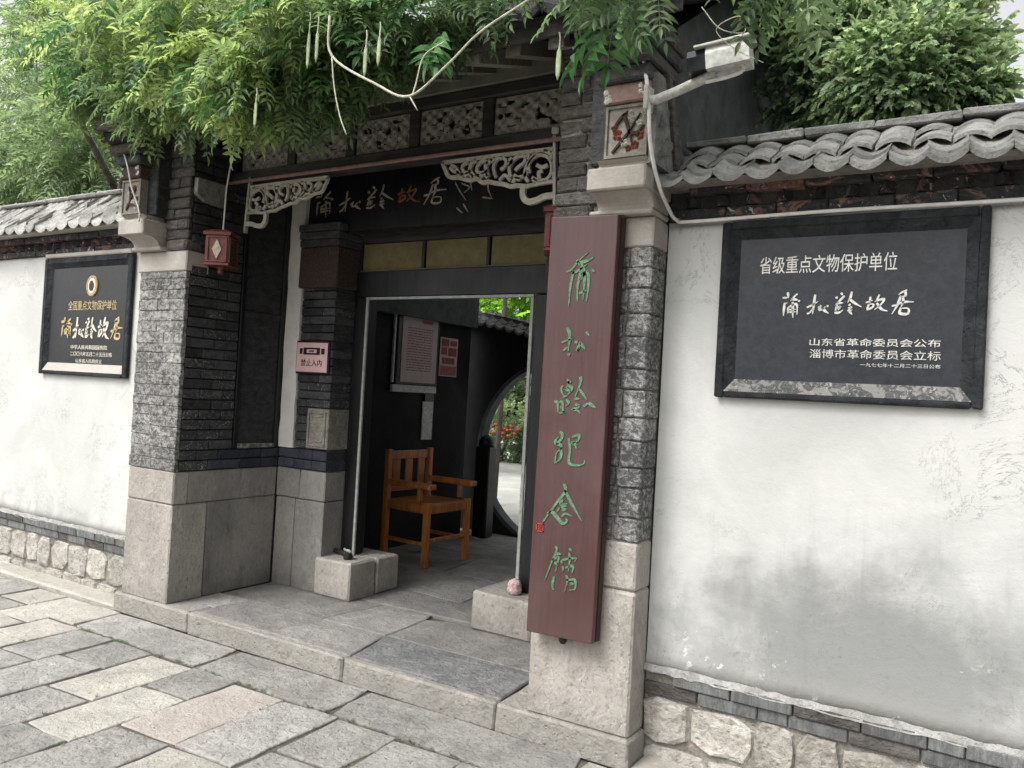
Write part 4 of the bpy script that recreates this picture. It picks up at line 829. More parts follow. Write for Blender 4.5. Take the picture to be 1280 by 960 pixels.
# ================================================================== COURTYARD WALLS EITHER SIDE
YW = 3.36
def street_wall(x0, x1, right):
    w = thing('courtyard_wall', ((x0 + x1) / 2, 3.45, 0), 'white plastered wall right of the gatehouse with a large grey damp stain' if right else 'white plastered wall left of the gatehouse with a pale tiled coping', 'wall', 'white walls along the street')
    zb = .395 if right else .417; zt = 2.345 if right else 2.41
    # plaster sheet: a lightly uneven surface
    nx, nz = int((x1 - x0) / .06), 30; vs = []
    for i in range(nx + 1):
        for k in range(nz + 1):
            x = x0 + (x1 - x0) * i / nx; z = zb + (zt - zb) * k / nz
            vs.append((x, YW + .0015 * math.sin(x * 3.1 + z * 2) + .0015 * math.sin(x * 7 - z * 5.3) - (.014 * max(0, 1 - (z - zb) / .10) ** 2), z))
    n = len(vs); vs += [(x0, 3.60, zb), (x1, 3.60, zb), (x1, 3.60, zt), (x0, 3.60, zt)]
    I = lambda i, k: i * (nz + 1) + k
    fs = [(I(i, k), I(i + 1, k), I(i + 1, k + 1), I(i, k + 1)) for i in range(nx) for k in range(nz)] + [(n, n + 3, n + 2, n + 1)]
    fs += [tuple([I(i, nz) for i in range(nx + 1)] + [n + 2, n + 3]), tuple([I(i, 0) for i in range(nx, -1, -1)] + [n, n + 1])]
    fs += [tuple([I(0, k) for k in range(nz, -1, -1)] + [n, n + 3]), tuple([I(nx, k) for k in range(nz + 1)] + [n + 2, n + 1])]
    MB().add(vs, fs).build('plaster', M['plaster'], w, smooth=True)
    # footing: two courses of grey bricks over rubble
    bz = .28 if right else .30
    MB().box(x0, x1, 3.362, 3.60, -.02, bz + .11).build('footing', M['mortar'], w)
    for c in range(2):
        x = x0 + (.13 if c else 0) + (0 if right else .03)
        while x < x1:
            L = random.choice([.225, .24, .25]) if random.random() < .8 else .12; e = min(x + L, x1)
            if e - x > .03 and (e > -7.6) and x < 1.1:
                brick('brick', M['brick_base'] if random.random() < .75 else M['brick_grey'], w, x + .003, e - .003, YW - .028 + random.uniform(-.003, .003) + .012 * (1 - c), 3.42, bz + .057 * c + .0025, bz + .057 * c + .0555, .004, .0015)
            x += L
    mb = MB(); nL = int((min(x1, 1.15) - max(x0, -7.7)) / .035); xa_ = max(x0, -7.7); top = []; bot = []
    for i in range(nL + 1): top.append((xa_ + .035 * i, zb + .012 + random.uniform(0, .010))); bot.append((xa_ + .035 * i, zb - .006 - random.uniform(0, .012)))
    vs = [(a, YW - .030, b) for a, b in bot] + [(a, YW - .014, b) for a, b in top] + [(a, YW + .002, b) for a, b in bot]; n_ = nL + 1
    mb.add(vs, [(i, i + 1, n_ + i + 1, n_ + i) for i in range(nL)] + [(2 * n_ + i, 2 * n_ + i + 1, i + 1, i) for i in range(nL)]).build('lime_edge', M['mortar_pale'], w)
    # rubble stones
    def rub(xa, xb, za, zc):
        cx, cz = (xa + xb) / 2, (za + zc) / 2; hx, hz = (xb - xa) / 2 - .002, (zc - za) / 2 - .002; n = 10; o = []
        ph = random.random()
        for i in range(n):
            a = 2 * PI * (i + ph + random.uniform(-.2, .2)) / n; c_, s_ = math.cos(a), math.sin(a); k = 1 / (abs(c_) ** 8 + abs(s_) ** 8) ** .125
            o.append((cx + c_ * k * hx * random.uniform(.96, 1.05), cz + s_ * k * hz * random.uniform(.93, 1.06)))
        f = YW - random.uniform(.006, .018)
        vs = [(p[0], 3.40, p[1]) for p in o] + [(p[0], YW + .004, p[1]) for p in o]
        for sc, dy in ((.93, .8), (.74, 1.0)): vs += [(cx + (p[0] - cx) * sc * random.uniform(.94, 1.05), YW - (YW - f) * dy - random.uniform(0, .009), cz + (p[1] - cz) * sc * random.uniform(.94, 1.05)) for p in o]
        vs.append((cx + random.uniform(-.02, .02), f - .004, cz)); n_ = len(o)
        fs = [(k * n_ + i, k * n_ + (i + 1) % n_, (k + 1) * n_ + (i + 1) % n_, (k + 1) * n_ + i) for k in range(3) for i in range(n_)] + [(3 * n_ + i, 3 * n_ + (i + 1) % n_, 4 * n_) for i in range(n_)]
        MB().add(vs, fs).build('rubble_stone', M['rubble'], w, fix=True)
    for za, zc, lo, hi in ((.075, bz, .15, .27), (-.02, .078, .16, .32)):
        x = x0 if right else max(x0, -7.7)
        while x < min(x1, 1.1):
            L = random.uniform(lo, hi); rub(x, min(x + L, x1), za + random.uniform(-.012, .012), zc + random.uniform(-.012, .0)); x += L
    # fascia courses under the coping
    z0 = zt; n = 3
    MB().box(x0, x1, 3.36, 3.60, zt + .002, 2.60 if not right else 2.50).build('fascia_core', M['mortar_dark'], w)
    if right: courses = [(2.347, .05, 3.338, 'b'), (2.399, .046, 3.315, 'd'), (2.447, .05, 3.30, 'b')]
    else: courses = [(2.412, .045, 3.338, 'b'), (2.459, .048, 3.318, 'd'), (2.509, .045, 3.295, 'b')]
    for ci, (z, h, yf, kind) in enumerate(courses):
        x = x0 + .05 * ci
        lim = max(x0, -7.6)
        x = max(x, lim)
        if kind == 'b':
            while x < min(x1, 1.05):
                L = random.uniform(.2, .27); e = min(x + L, x1)
                m = M['fascia_red'] if (right and ci == 2 and -1.12 < x < -.75) else M['fascia']
                brick('brick', m, w, x + .002, e - .002, yf + random.uniform(-.004, .003), 3.42, z + .001, z + h - .001, .005, .003); x += L
        else:
            while x < min(x1, 1.05):
                s = .058; cx = x + s
                MB().prism([(cx - s, 3.40), (cx, yf - .002), (cx + s, 3.40)], 'z', z + .003, z + h - .003).build('dogtooth_brick', M['fascia'], w, fix=True); x += .128
    # coping tiles
    if right:
        t = tile_obj('coping_tile', M['tile'], w=.130, sag=.033, L=.15, th=.011, lip=.012, tilt=.50); t2 = tile_obj('coping_tile', M['tile'], w=.122, sag=.024, L=.12, th=.012, up=False, lip=.004, tilt=.50)
        for r in range(5):
            up = r in (0, 1, 3); y = 3.135 + .062 * r; z = 2.497 + .037 * r + (0 if up else -.014)
            for i in range(-1, 20):
                x = -1.21 + .128 * i + (.064 if not up else 0)
                if x < -1.22 or x > 1.1: continue
                copy_to(t if up else t2, (x + random.uniform(-.005, .005), y + random.uniform(-.010, .010), z + random.uniform(-.006, .006)), w, (random.uniform(-.06, .06), random.uniform(-.07, .07), random.uniform(-.07, .07)))
        MB().prism([(3.17, 2.475), (3.60, 2.475), (3.60, 2.72), (3.47, 2.672)], 'x', x0, x1).build('coping_bed', M['mortar'], w, fix=True)
        x = x0 + .02
        while x < min(x1, 1.1):
            L = random.uniform(.2, .34); brick('ridge_tile', M['tile'], w, x, x + L - .004, 3.455, 3.62, 2.700 + random.uniform(-.004, .003), 2.734, .006, .003); x += L
    else:
        t = tile_obj('coping_tile', M['tileL'], w=.142, sag=.034, L=.13, th=.013, lip=.012, tilt=.75); t2 = tile_obj('coping_tile', M['tileL'], w=.12, sag=.03, L=.13, th=.012, up=False, lip=.006, tilt=.75)
        for r in range(6):
            y = 3.175 + .055 * r; z = 2.61 + .046 * r
            for i in range(22):
                x = -4.93 - .142 * i - (.071 if r % 2 else 0) - .0 * r
                copy_to(t, (x + random.uniform(-.006, .006), y + random.uniform(-.006, .006), z + random.uniform(-.005, .005)), w, (random.uniform(-.06, .06), random.uniform(-.1, .1), random.uniform(-.12, .12)))
        MB().prism([(3.20, 2.575), (3.60, 2.575), (3.60, 2.90), (3.50, 2.87)], 'x', x0, x1).build('coping_bed', M['mortar'], w, fix=True)
        MB().cbox(max(x0, -8.5), x1, 3.215, 3.36, 2.557, 2.574, .003).build('mortar_lip', M['cap'], w)
        x = x1 - .02
        while x > -7.9:
            L = random.uniform(.28, .4); brick('ridge_tile', M['tileL'], w, x - L + .004, x, 3.46, 3.62, 2.872 + random.uniform(-.004, .004), 2.90, .008, .003); x -= L
    return w
street_wall(-10.0, XL0 - .003, False); street_wall(XR1 + .003, 4.0, True)

# ================================================================== TABLETS
def tablet(x0, x1, z0, z1, right):
    t = thing('memorial_tablet', ((x0 + x1) / 2, YW, z0), 'large dark grey stone tablet with white inscriptions on the wall right of the gate' if right else 'polished black tablet with gold lettering and a round emblem left of the gate', 'tablet', 'memorial tablets on the white walls')
    b = .035 if right else .045; y = YW - .036; m = M['tab_frame']; P = lambda a, c, d, e, nm='frame_side': brick(nm, m, t, a, c, y, YW - .004, d, e, .006, .002)
    P(x0, x0 + b, z0, z1); P(x1 - b, x1, z0, z1); P(x0 + b + .002, x1 - b - .002, z1 - b, z1)
    if right: P(x0 + b + .002, x1 - b - .002, z0, z0 + b * .7)
    else:
        brick('frame_side', m, t, x0 + b + .002, x1 - b - .002, y, YW - .004, z0, z0 + b * .6, .006, .002)
        brick('frame_side', M['cap'], t, x0 + .01, x1 - .01, y - .006, YW - .004, z1 + .001, z1 + .03, .006, .003)
    bl = .7 if right else .6
    v = .04 if right else .032; xa, xb, za, zc = x0 + b + .001, x1 - b - .001, z0 + b * bl + .001, z1 - b - .001; yb = YW - .009
    zb = za + (.052 if right else .06)
    A_ = [(xa, y + .004, za), (xb, y + .004, za), (xb, y + .004, zc), (xa, y + .004, zc)]; B_ = [(xa + v, yb, zb), (xb - v, yb, zb), (xb - v, yb, zc - v), (xa + v, yb, zc - v)]
    # sloping rebate round the sunk face, bottom sill paler, skylight put into its colour
    MB().add([A_[0], A_[1], B_[1], B_[0], (xa, YW - .0045, za), (xb, YW - .0045, za)], [(0, 1, 2, 3), (0, 4, 5, 1), (0, 3, 4), (1, 5, 2), (3, 2, 5, 4)]).build('frame_sill', M['tab_sill'] if right else M['cap'], t, fix=True)
    MB().add(A_ + B_, [(1, 2, 6, 5), (2, 3, 7, 6), (3, 0, 4, 7)]).build('frame_rebate', M['tab_frame'], t, fix=True)
    MB().box(xa + v - .001, xb - v + .001, yb + .0005, YW - .002, zb - .001, zc - v + .001).build('face', M['black_stone'] if right else M['black_polish'], t)
    return t, yb
tr, yf = tablet(-1.027, -.048, 1.589, 2.327, True)
wt = M['whitetext']
text('省级重点文物保护单位', -.869, -.352, 2.105, 2.176, yf, wt, tr)
# each brushed character a part of its own
for ch in HOUSE_TEXT: strokes(MB(), ch, yf, .0076, .003).build('character', wt, tr, fix=True)
text('山东省革命委员会公布', -.657, -.193, 1.79+.022, 1.86-.018, yf, wt, tr)
text('淄博市革命委员会立标', -.655, -.191, 1.763, 1.798, yf, wt, tr)
text('一九七七年十二月二十三日公布', -.466, -.19, 1.733, 1.748, yf, wt, tr)
tl, yf = tablet(-6.25, -5.15, 1.512, 2.385, False)
gd, pg = M['gold'], M['palegold']
text('全国重点文物保护单位', -5.94, -5.335, 1.992, 2.062, yf, gd, tl)
for i, ch in enumerate(HOUSE_TEXT):
    xs = [p[0] for s_ in ch for p in s_]; zs = [p[1] for s_ in ch for p in s_]; x0, x1, z0, z1 = min(xs), max(xs), min(zs), max(zs)
    bx0 = -6.015 + i * .157; bx1 = bx0 + .14
    m = [[(bx0 + (p[0] - x0) / (x1 - x0) * (bx1 - bx0), 1.785 + (p[1] - z0) / (z1 - z0) * .155) for p in s_] for s_ in ch]
    strokes(MB(), m, yf, .0165, .003).build('character', gd if i in (0, 4) else pg, tl, fix=True)
text('中华人民共和国国务院', -5.875, -5.42, 1.705, 1.737, yf, pg, tl)
text('二〇〇六年五月二十五日公布', -5.876, -5.356, 1.656, 1.688, yf, pg, tl)
text('山东省人民政府立', -5.80, -5.475, 1.607, 1.636, yf, pg, tl)
em = MB().lathe([(.075, 0), (.072, .006), (.05, .008)], (0, 0, 0), 24)
def disc(rx, rz, cx, cz, y0, y1, n=24): return MB().prism([(cx + rx * math.cos(2 * PI * k / n), cz + rz * math.sin(2 * PI * k / n)) for k in range(n)], 'y', y0, y1)
e = disc(.068, .076, -5.645, 2.168, yf - .006, yf).build('emblem', gd, tl, fix=True)
disc(.047, .056, -5.645, 2.168, yf - .009, yf - .006).build('emblem_ring', pg, e, fix=True); disc(.028, .038, -5.645, 2.168, yf - .012, yf - .009).build('emblem_core', M['brownred'], e, fix=True)
mb = MB()
for k in range(24):
    a = 2 * PI * k / 24; cx, cz = -5.645 + .060 * math.cos(a), 2.168 + .068 * math.sin(a); mb.box(cx - .005, cx + .005, yf - .010, yf - .0062, cz - .005, cz + .005)
mb.build('emblem_wreath', gd, e)

# ================================================================== RED NAME BOARD ON THE RIGHT PIER
bd = thing('name_board', (-1.57, 3.13, .51), 'tall maroon wooden name board with six green carved characters hung on the right pier', 'sign')
def bx(z): return -.0 - .010 * (1 - (z - .51) / 1.83)
b0 = MB().add([(-1.745, 3.10, .508), (-1.425, 3.10, .515), (-1.408, 3.10, 2.337), (-1.731, 3.10, 2.348), (-1.745, 3.135, .508), (-1.425, 3.135, .515), (-1.408, 3.135, 2.337), (-1.731, 3.135, 2.348)],
              [(0, 1, 2, 3), (4, 7, 6, 5), (0, 4, 5, 1), (1, 5, 6, 2), (2, 6, 7, 3), (3, 7, 4, 0)])
bo = b0.build('board', M['maroon'], bd); bv = bo.modifiers.new('b', 'BEVEL'); bv.width = .004; bv.segments = 2
MB().add([(-1.742, 3.136, .512), (-1.422, 3.136, .518), (-1.402, 3.136, 2.333), (-1.728, 3.136, 2.344), (-1.742, 3.165, .512), (-1.418, 3.165, .518), (-1.398, 3.165, 2.333), (-1.728, 3.165, 2.344)],
         [(0, 1, 2, 3), (4, 7, 6, 5), (0, 4, 5, 1), (1, 5, 6, 2), (2, 6, 7, 3), (3, 7, 4, 0)]).build('backing_batten', M['maroon_dark'], bd)
for ch in BOARD_TEXT: strokes(MB(), ch, 3.0995, .0112, .003).build('character', M['green'], bd, fix=True)
sm = MB(); sx, sz = -1.722, .953
for a, b, c, d in ((0, .038, 0, .005), (0, .038, .033, .038), (0, .005, 0, .038), (.033, .038, 0, .038), (.010, .028, .010, .014), (.010, .028, .022, .026), (.017, .021, .008, .030)): sm.box(sx + a, sx + b, 3.097, 3.0998, sz + c, sz + d)
sm.build('seal', M['sealred'], bd)
MB().lathe([(.0, -.03), (.012, -.03), (.02, -.015), (.02, 0)], (-1.585, 3.15, .505), 10).build('hook', M['maroon_dark'], bd)
for z in (2.36,): MB().tube([(-1.57, 3.185, z + .04), (-1.57, 3.15, z), (-1.57, 3.15, z - .03)], .006, 6).build('hanger', M['iron'], bd)

# ================================================================== NAME TABLET OVER THE DOOR
nb = thing('name_tablet', (-3.07, 4.1, 2.58), 'dark horizontal wooden tablet with faded gilt brush characters above the doorway', 'sign')
brick('board', M['darkwood'], nb, -4.30, -1.85, 4.06, 4.10, 2.60, 3.06, .006, 0)
tx0, tz0, sx_ = -4.18, 2.735, 1.115 / 1.0
allx = [p[0] for ch in HOUSE_TEXT for s_ in ch for p in s_]; X0_, X1_ = min(allx), max(allx); allz = [p[1] for ch in HOUSE_TEXT for s_ in ch for p in s_]; Z0_, Z1_ = min(allz), max(allz)
for i, ch in enumerate(HOUSE_TEXT):
    m = [[(-4.175 + (p[0] - X0_) / (X1_ - X0_) * 1.14, 2.715 + (p[1] - Z0_) / (Z1_ - Z0_) * .19) for p in s_] for s_ in ch]
    strokes(MB(), m, 4.059, .0125, .004).build('character', M['bronze'] if i != 3 else M['rustgilt'], nb, fix=True)
sg = [[(-2.97, 2.86), (-2.93, 2.80), (-2.88, 2.74)], [(-2.95, 2.70), (-2.90, 2.66)], [(-2.72, 2.88), (-2.72, 2.80), (-2.69, 2.74)], [(-2.76, 2.75), (-2.68, 2.735)], [(-2.92, 2.85), (-2.86, 2.82), (-2.90, 2.79)], [(-2.86, 2.87), (-2.84, 2.80)], [(-2.90, 2.72), (-2.86, 2.665)]]
for g_ in (sg[:2] + sg[4:], sg[2:4]): strokes(MB(), g_, 4.059, .008, .003).build('signature', M['bronze'], nb, fix=True)

# ================================================================== LANTERNS
def lantern(x, y, zt, wire_top, label):
    L = thing('lantern', (x, y, zt - .28), label, 'lantern', 'small red lanterns hanging in the gateway')
    s = .074; zb = zt - .205; rot = R_(28)
    def ring(h, z): return [(x + h * math.cos(rot + PI / 4 + k * PI / 2) * 1.414, y + h * math.sin(rot + PI / 4 + k * PI / 2) * 1.414, z) for k in range(4)]
    MB().add(ring(s * .94, zb) + ring(s * 1.0, zt - .03), [(3, 2, 1, 0), (4, 5, 6, 7)] + [(k, (k + 1) % 4, 4 + (k + 1) % 4, 4 + k) for k in range(4)]).build('body', M['red_lacq'], L, fix=True)
    MB().add(ring(s * 1.18, zt - .03) + ring(s * 1.20, zt - .012) + ring(s * .95, zt) + ring(s * .5, zt + .012), [(3, 2, 1, 0), (12, 13, 14, 15)] + [(4 * q + k, 4 * q + (k + 1) % 4, 4 * q + 4 + (k + 1) % 4, 4 * q + 4 + k) for q in range(3) for k in range(4)]).build('roof', M['red_lacq'], L, fix=True)
    MB().add(ring(s * 1.08, zb - .012) + ring(s * 1.08, zb), [(3, 2, 1, 0), (4, 5, 6, 7)] + [(k, (k + 1) % 4, 4 + (k + 1) % 4, 4 + k) for k in range(4)]).build('base', M['red_lacq'], L, fix=True)
    for k in range(4):
        a = rot + k * PI / 2; n = Vector((math.cos(a), math.sin(a), 0)); t = Vector((-n.y, n.x, 0)); c = Vector((x, y, (zb + zt - .03) / 2)) + n * (s * .97 + .002); up = Vector((0, 0, 1))
        fr = MB()
        for u0, u1, w0, w1 in ((-.06, .06, .072, .080), (-.06, .06, -.080, -.072), (-.064, -.055, -.080, .080), (.055, .064, -.080, .080)):
            q = [c + t * u + up * w for u, w in ((u0, w0), (u1, w0), (u1, w1), (u0, w1))]; fr.add([p - n * .004 for p in q] + [p + n * .006 for p in q], [(0, 1, 2, 3), (7, 6, 5, 4)] + [(i, (i + 1) % 4, 4 + (i + 1) % 4, 4 + i) for i in range(4)])
        fr.build('pane_frame', M['red_lacq'], L, fix=True)
        if k % 2:
            q = [c + t * u + up * w for u, w in ((-.030, 0), (0, -.062), (.030, 0), (0, .062))]; mt = M['lant_glass']
        else:
            q = [c + t * u + up * w for u, w in ((-.022, -.055), (.022, -.055), (.022, .055), (-.022, .055))]; mt = M['brown_red']
        MB().add([p - n * .002 for p in q] + [p + n * .005 for p in q], [(0, 1, 2, 3), (7, 6, 5, 4)] + [(i, (i + 1) % 4, 4 + (i + 1) % 4, 4 + i) for i in range(4)]).build('pane', mt, L, fix=True)
    MB().lathe([(.004, -.05), (.016, -.045), (.022, -.03), (.012, -.018), (.026, -.008), (.03, 0)], (x, y, zb - .012), 10).build('finial', M['red_lacq'], L, smooth=True)
    MB().tube([(x, y, zt + .005), (x + .008, y, (zt + wire_top) / 2), (x + .03, y + .02, wire_top)], .005, 6).build('wire', M['pvc'], L)
lantern(-4.225, 3.33, 2.47, 3.02, 'red square lantern with pale diamond pane hanging by the left pier')
lantern(-1.868, 3.45, 2.47, 2.84, 'red square lantern half hidden behind the left edge of the right pier')

# ================================================================== SECURITY CAMERA, CONDUITS
sc = thing('security_camera', (-1.2, 3.0, 2.76), 'white boxy security camera with black front on a bracket above the right pier', 'camera')
ax = Vector((.245, .02, .025)); ax_n = ax.normalized(); c0 = Vector((-1.065, 2.93, 2.845)); sd_ = Vector((ax_n.y, -ax_n.x, 0)).normalized(); up = sd_.cross(ax_n)
if up.z < 0: up = -up
def ob(mb, c, a, hs_, hu, ln, chamfer=.3):
    pr = [(-1, -1), (1, -1), (1, .3), (1 - chamfer, 1), (-1 + chamfer, 1), (-1, .3)]; vs = []
    for e in (0, ln): vs += [c + a * e + sd_ * (u * hs_) + up * (w * hu) for u, w in pr]
    n = 6; return mb.add(vs, [tuple(range(n))[::-1], tuple(range(n, 2 * n))] + [(i, (i + 1) % n, n + (i + 1) % n, n + i) for i in range(n)])
ob(MB(), c0 + ax_n * .07, ax_n, .05, .045, .16).build('housing', M['cam_white'], sc, fix=True)
ob(MB(), c0, ax_n, .047, .042, .069).build('front_hood', M['cam_black'], sc, fix=True)
ob(MB(), c0 + ax_n * .03 + up * .049, ax_n, .056, .005, .215, .1).build('sun_shield', M['cam_white'], sc, fix=True)
MB().lathe([(.03, 0), (.03, .012), (.02, .016)], (0, 0, 0), 14)
MB().tube([(-1.262, 3.02, 2.775), (-1.22, 3.0, 2.765), (-1.12, 2.96, 2.77), (-1.02, 2.94, 2.79), (-.965, 2.935, 2.81)], .019, 8).build('bracket_arm', M['cam_white'], sc, smooth=True)
MB().tube(smooth_line([(-.875, 2.935, 2.845), (-.86, 2.935, 2.80), (-.92, 2.94, 2.785), (-1.0, 2.93, 2.775)]), .007, 6).build('camera_cable', M['pvc'], sc)
lz = MB(); q = c0 - ax_n * .001; lz.add([q + sd_ * .028 * math.cos(t * PI / 6) + up * .028 * math.sin(t * PI / 6) for t in range(12)] + [q - ax_n * .008 + sd_ * .02 * math.cos(t * PI / 6) + up * .02 * math.sin(t * PI / 6) for t in range(12)], [(t, (t + 1) % 12, 12 + (t + 1) % 12, 12 + t) for t in range(12)] + [tuple(range(12, 24))]); lz.build('lens', M['black_polish'], sc, fix=True)
brick('wall_plate', M['cam_white'], sc, -1.275, -1.255, 2.985, 3.055, 2.73, 2.83, .004, 0)
cd = MB().tube(smooth_line([(-1.335, 3.08, 3.25), (-1.318, 3.02, 3.06), (-1.262, 3.005, 2.80), (-1.245, 3.01, 2.60), (-1.238, 3.10, 2.46), (-1.236, 3.22, 2.385), (-1.225, 3.305, 2.345), (-1.15, 3.322, 2.338), (-.6, 3.322, 2.343), (0, 3.322, 2.338), (.7, 3.322, 2.34), (1.2, 3.322, 2.34)], 6), .008, 8).build('conduit', M['pvc'], None, smooth=True)
finish(cd, None, 'white conduit pipe running down the right pier and along the wall under the tiles', 'pipe')
cd = MB().tube(smooth_line([(-5.0, 2.98, 3.12), (-4.972, 2.98, 3.088), (-4.90, 2.98, 3.03), (-4.80, 2.99, 2.95), (-4.74, 2.99, 2.85), (-4.70, 3.0, 2.72), (-4.63, 3.015, 2.57), (-4.632, 3.02, 2.50)], 5), .005, 7).build('cable', M['pvc'], None, smooth=True)
finish(cd, None, 'pale cable running down the corbels of the left pier', 'cable')

# ================================================================== SMALL SIGN, DOOR STONES, SMALL THINGS
ws = thing('warning_sign', (-4.07, 4.02, 1.62), 'small pink sign with dark lettering on the brick pilaster left of the door', 'sign')
brick('sign_frame', M['ink'], ws, -4.232, -3.918, 4.012, 4.024, 1.615, 1.845, .003, 0)
brick('sign_face', M['pink'], ws, -4.221, -3.929, 4.005, 4.011, 1.628, 1.832, .002, 0)
mb = MB()
for a, b, c, d in ((-4.19, -4.165, 1.752, 1.792), (-4.155, -3.998, 1.785, 1.797), (-4.155, -3.998, 1.748, 1.760), (-4.155, -4.125, 1.76, 1.785), (-4.028, -3.998, 1.76, 1.785), (-4.10, -4.055, 1.768, 1.777), (-3.985, -3.955, 1.752, 1.792)): mb.box(a, b, 4.0025, 4.005, c, d)
mb.build('printed_bar', M['ink'], ws)
text('禁止入内', -4.175, -3.975, 1.668, 1.716, 4.005, M['ink'], ws)
dsn = thing('door_stone', (-3.77, 4.2, KZ), 'long stone block with a dark groove at the left foot of the doorway', 'stone block', 'stone blocks at the foot of the doorway')
brick('front_block', M['ashlar'], dsn, -3.928, -3.607, 3.995, 4.255, KZ - .003, .374, .010, .004); brick('rear_block', M['ashlar'], dsn, -3.928, -3.604, 4.272, 4.50, KZ - .003, .372, .010, .004)
dsn = brick('door_stone', M['ashlar'], None, -2.665, -2.255, 4.045, 4.50, KZ - .003, .355, .012, .004, label='plain stone block at the right foot of the doorway behind the maroon board', cat='stone block', group='stone blocks at the foot of the doorway')
io = thing('door_pivot', (-3.72, 4.15, .375), 'black iron pivot fitting lying on the left door stone', 'fitting')
MB().tube([(-3.90, 4.16, .40), (-3.82, 4.15, .398), (-3.74, 4.12, .392)], .016, 8).build('pivot_arm', M['iron'], io, smooth=True)
MB().lathe([(.03, 0), (.034, .02), (.022, .045), (.026, .06)], (-3.72, 4.10, .374), 12).build('pivot_cup', M['iron'], io, smooth=True)
MB().tube([(-3.765, 4.11, .435), (-3.735, 4.09, .432), (-3.70, 4.08, .438), (-3.68, 4.08, .43)], .010, 6).build('pivot_lip', M['steel'], io, smooth=True)
bu = MB().lathe([(.028, 0), (.042, .012), (.046, .03), (.040, .05), (.044, .062), (.03, .085), (.01, .095)], (-2.43, 4.15, .354), 12).build('cloth_bundle', M['pinkwhite'], None, smooth=True)
finish(bu, None, 'small pinkish bundle on top of the right door stone', 'bundle')

# ================================================================== CHAIR AND NOTICES INSIDE
ch = thing('armchair', (-4.07, 5.42, KZ), 'orange brown wooden armchair with slatted back inside the dark doorway', 'chair', None, R_(-4))
def cpart(name, *b, c=.004):
    m = MB().cbox(*b, c, 0); me, o = m.mesh(name); me.materials.append(M['chairwood']); x = bpy.data.objects.new(name, me); COL.objects.link(x); x.parent = ch; x.location = o; return x
w2, d2, h = .255, .25, .048                      # local +X is the front
for sy in (-1, 1):
    cpart('leg', d2 - h, d2, sy * w2 - h / 2, sy * w2 + h / 2, 0, .52); cpart('leg', -d2, -d2 + h, sy * w2 - h / 2, sy * w2 + h / 2, 0, .915)
    cpart('armrest', -d2 + h + .002, d2 + .035, sy * (w2 + .01) - .045, sy * (w2 + .01) + .045, .63, .672, c=.008)
    cpart('arm_support', d2 - .13, d2 - .095, sy * w2 - .02, sy * w2 + .02, .521, .629)
    cpart('side_rail', -d2 + h, d2 - h, sy * w2 - .014, sy * w2 + .014, .43, .50); cpart('stretcher', -d2 + h, d2 - h, sy * w2 - .011, sy * w2 + .011, .17, .20)
cpart('front_rail', d2 - .032, d2 - .006, -w2 + h / 2, w2 - h / 2, .43, .50); cpart('stretcher', d2 - .034, d2 - .012, -w2 + h / 2, w2 - h / 2, .20, .23); cpart('rear_rail', -d2 + .006, -d2 + .032, -w2 + h / 2, w2 - h / 2, .43, .50)
cpart('seat', -d2 + h, d2 - h + .01, -w2 + h / 2, w2 - h / 2, .48, .505); cpart('top_rail', -d2 + .006, -d2 + .036, -w2 + h / 2, w2 - h / 2, .83, .90); cpart('lower_back_rail', -d2 + .008, -d2 + .034, -w2 + h / 2, w2 - h / 2, .56, .60)
for y in (-.155, 0, .155): cpart('back_slat', -d2 + .012, -d2 + .028, y - .042, y + .042, .60, .83)
PX = -4.597
nbd = thing('notice_board', (PX, 5.8, 1.6), 'tall framed notice sheet with reddish print on the dark inner wall', 'notice board')
brick('frame', M['darkwood'], nbd, PX, PX + .02, 5.53, 6.14, 1.588, 2.31, .004, 0); brick('sheet', M['paper'], nbd, PX + .0205, PX + .024, 5.585, 6.105, 1.61, 2.285, .001, 0)
mb = MB()
for r in range(17):
    z = 2.10 - r * .024; y = 5.66
    while y < 6.02:
        L = random.uniform(.02, .07); mb.box(PX + .0242, PX + .0252, y, min(y + L, 6.03), z, z + .009); y += L + .012
mb.box(PX + .0242, PX + .0255, 5.86, 6.02, 2.16, 2.19)
mb.build('print_lines', M['paper_ink'], nbd)
brick('edge_strip', M['white_trim'], nbd, PX, PX + .022, 5.475, 5.50, 1.60, 2.27, .003, 0)
ws2 = thing('wall_shelf', (PX, 5.8, 1.08), 'white shelf edge and hanging white sheet under the framed notice', 'shelf')
brick('shelf_edge', M['white_trim'], ws2, PX, PX + .03, 5.475, 6.12, 1.518, 1.583, .003, 0); brick('hanging_sheet', M['white_trim'], ws2, PX, PX + .012, 5.955, 6.115, 1.08, 1.44, .002, 0); brick('clip', M['darkwood'], ws2, PX, PX + .02, 5.97, 6.11, 1.442, 1.516, .002, 0)
po = thing('poster', (PX, 6.33, 1.7), 'small poster with pictures and a red band beside the framed notice', 'poster')
brick('poster_sheet', M['paper'], po, PX, PX + .006, 6.18, 6.47, 1.69, 2.065, .001, 0)
brick('poster_band', M['paper_ink'], po, PX + .0062, PX + .008, 6.195, 6.455, 1.70, 1.79, .001, 0)
mb = MB()
for a, b, c, d in ((6.20, 6.32, 1.98, 2.05), (6.34, 6.45, 1.99, 2.04), (6.20, 6.29, 1.90, 1.97), (6.31, 6.45, 1.89, 1.97), (6.22, 6.42, 1.81, 1.87)): mb.cbox(PX + .0062, PX + .008, a, b, c, d, .002)
mb.build('poster_picture', M['flower_red'], po)

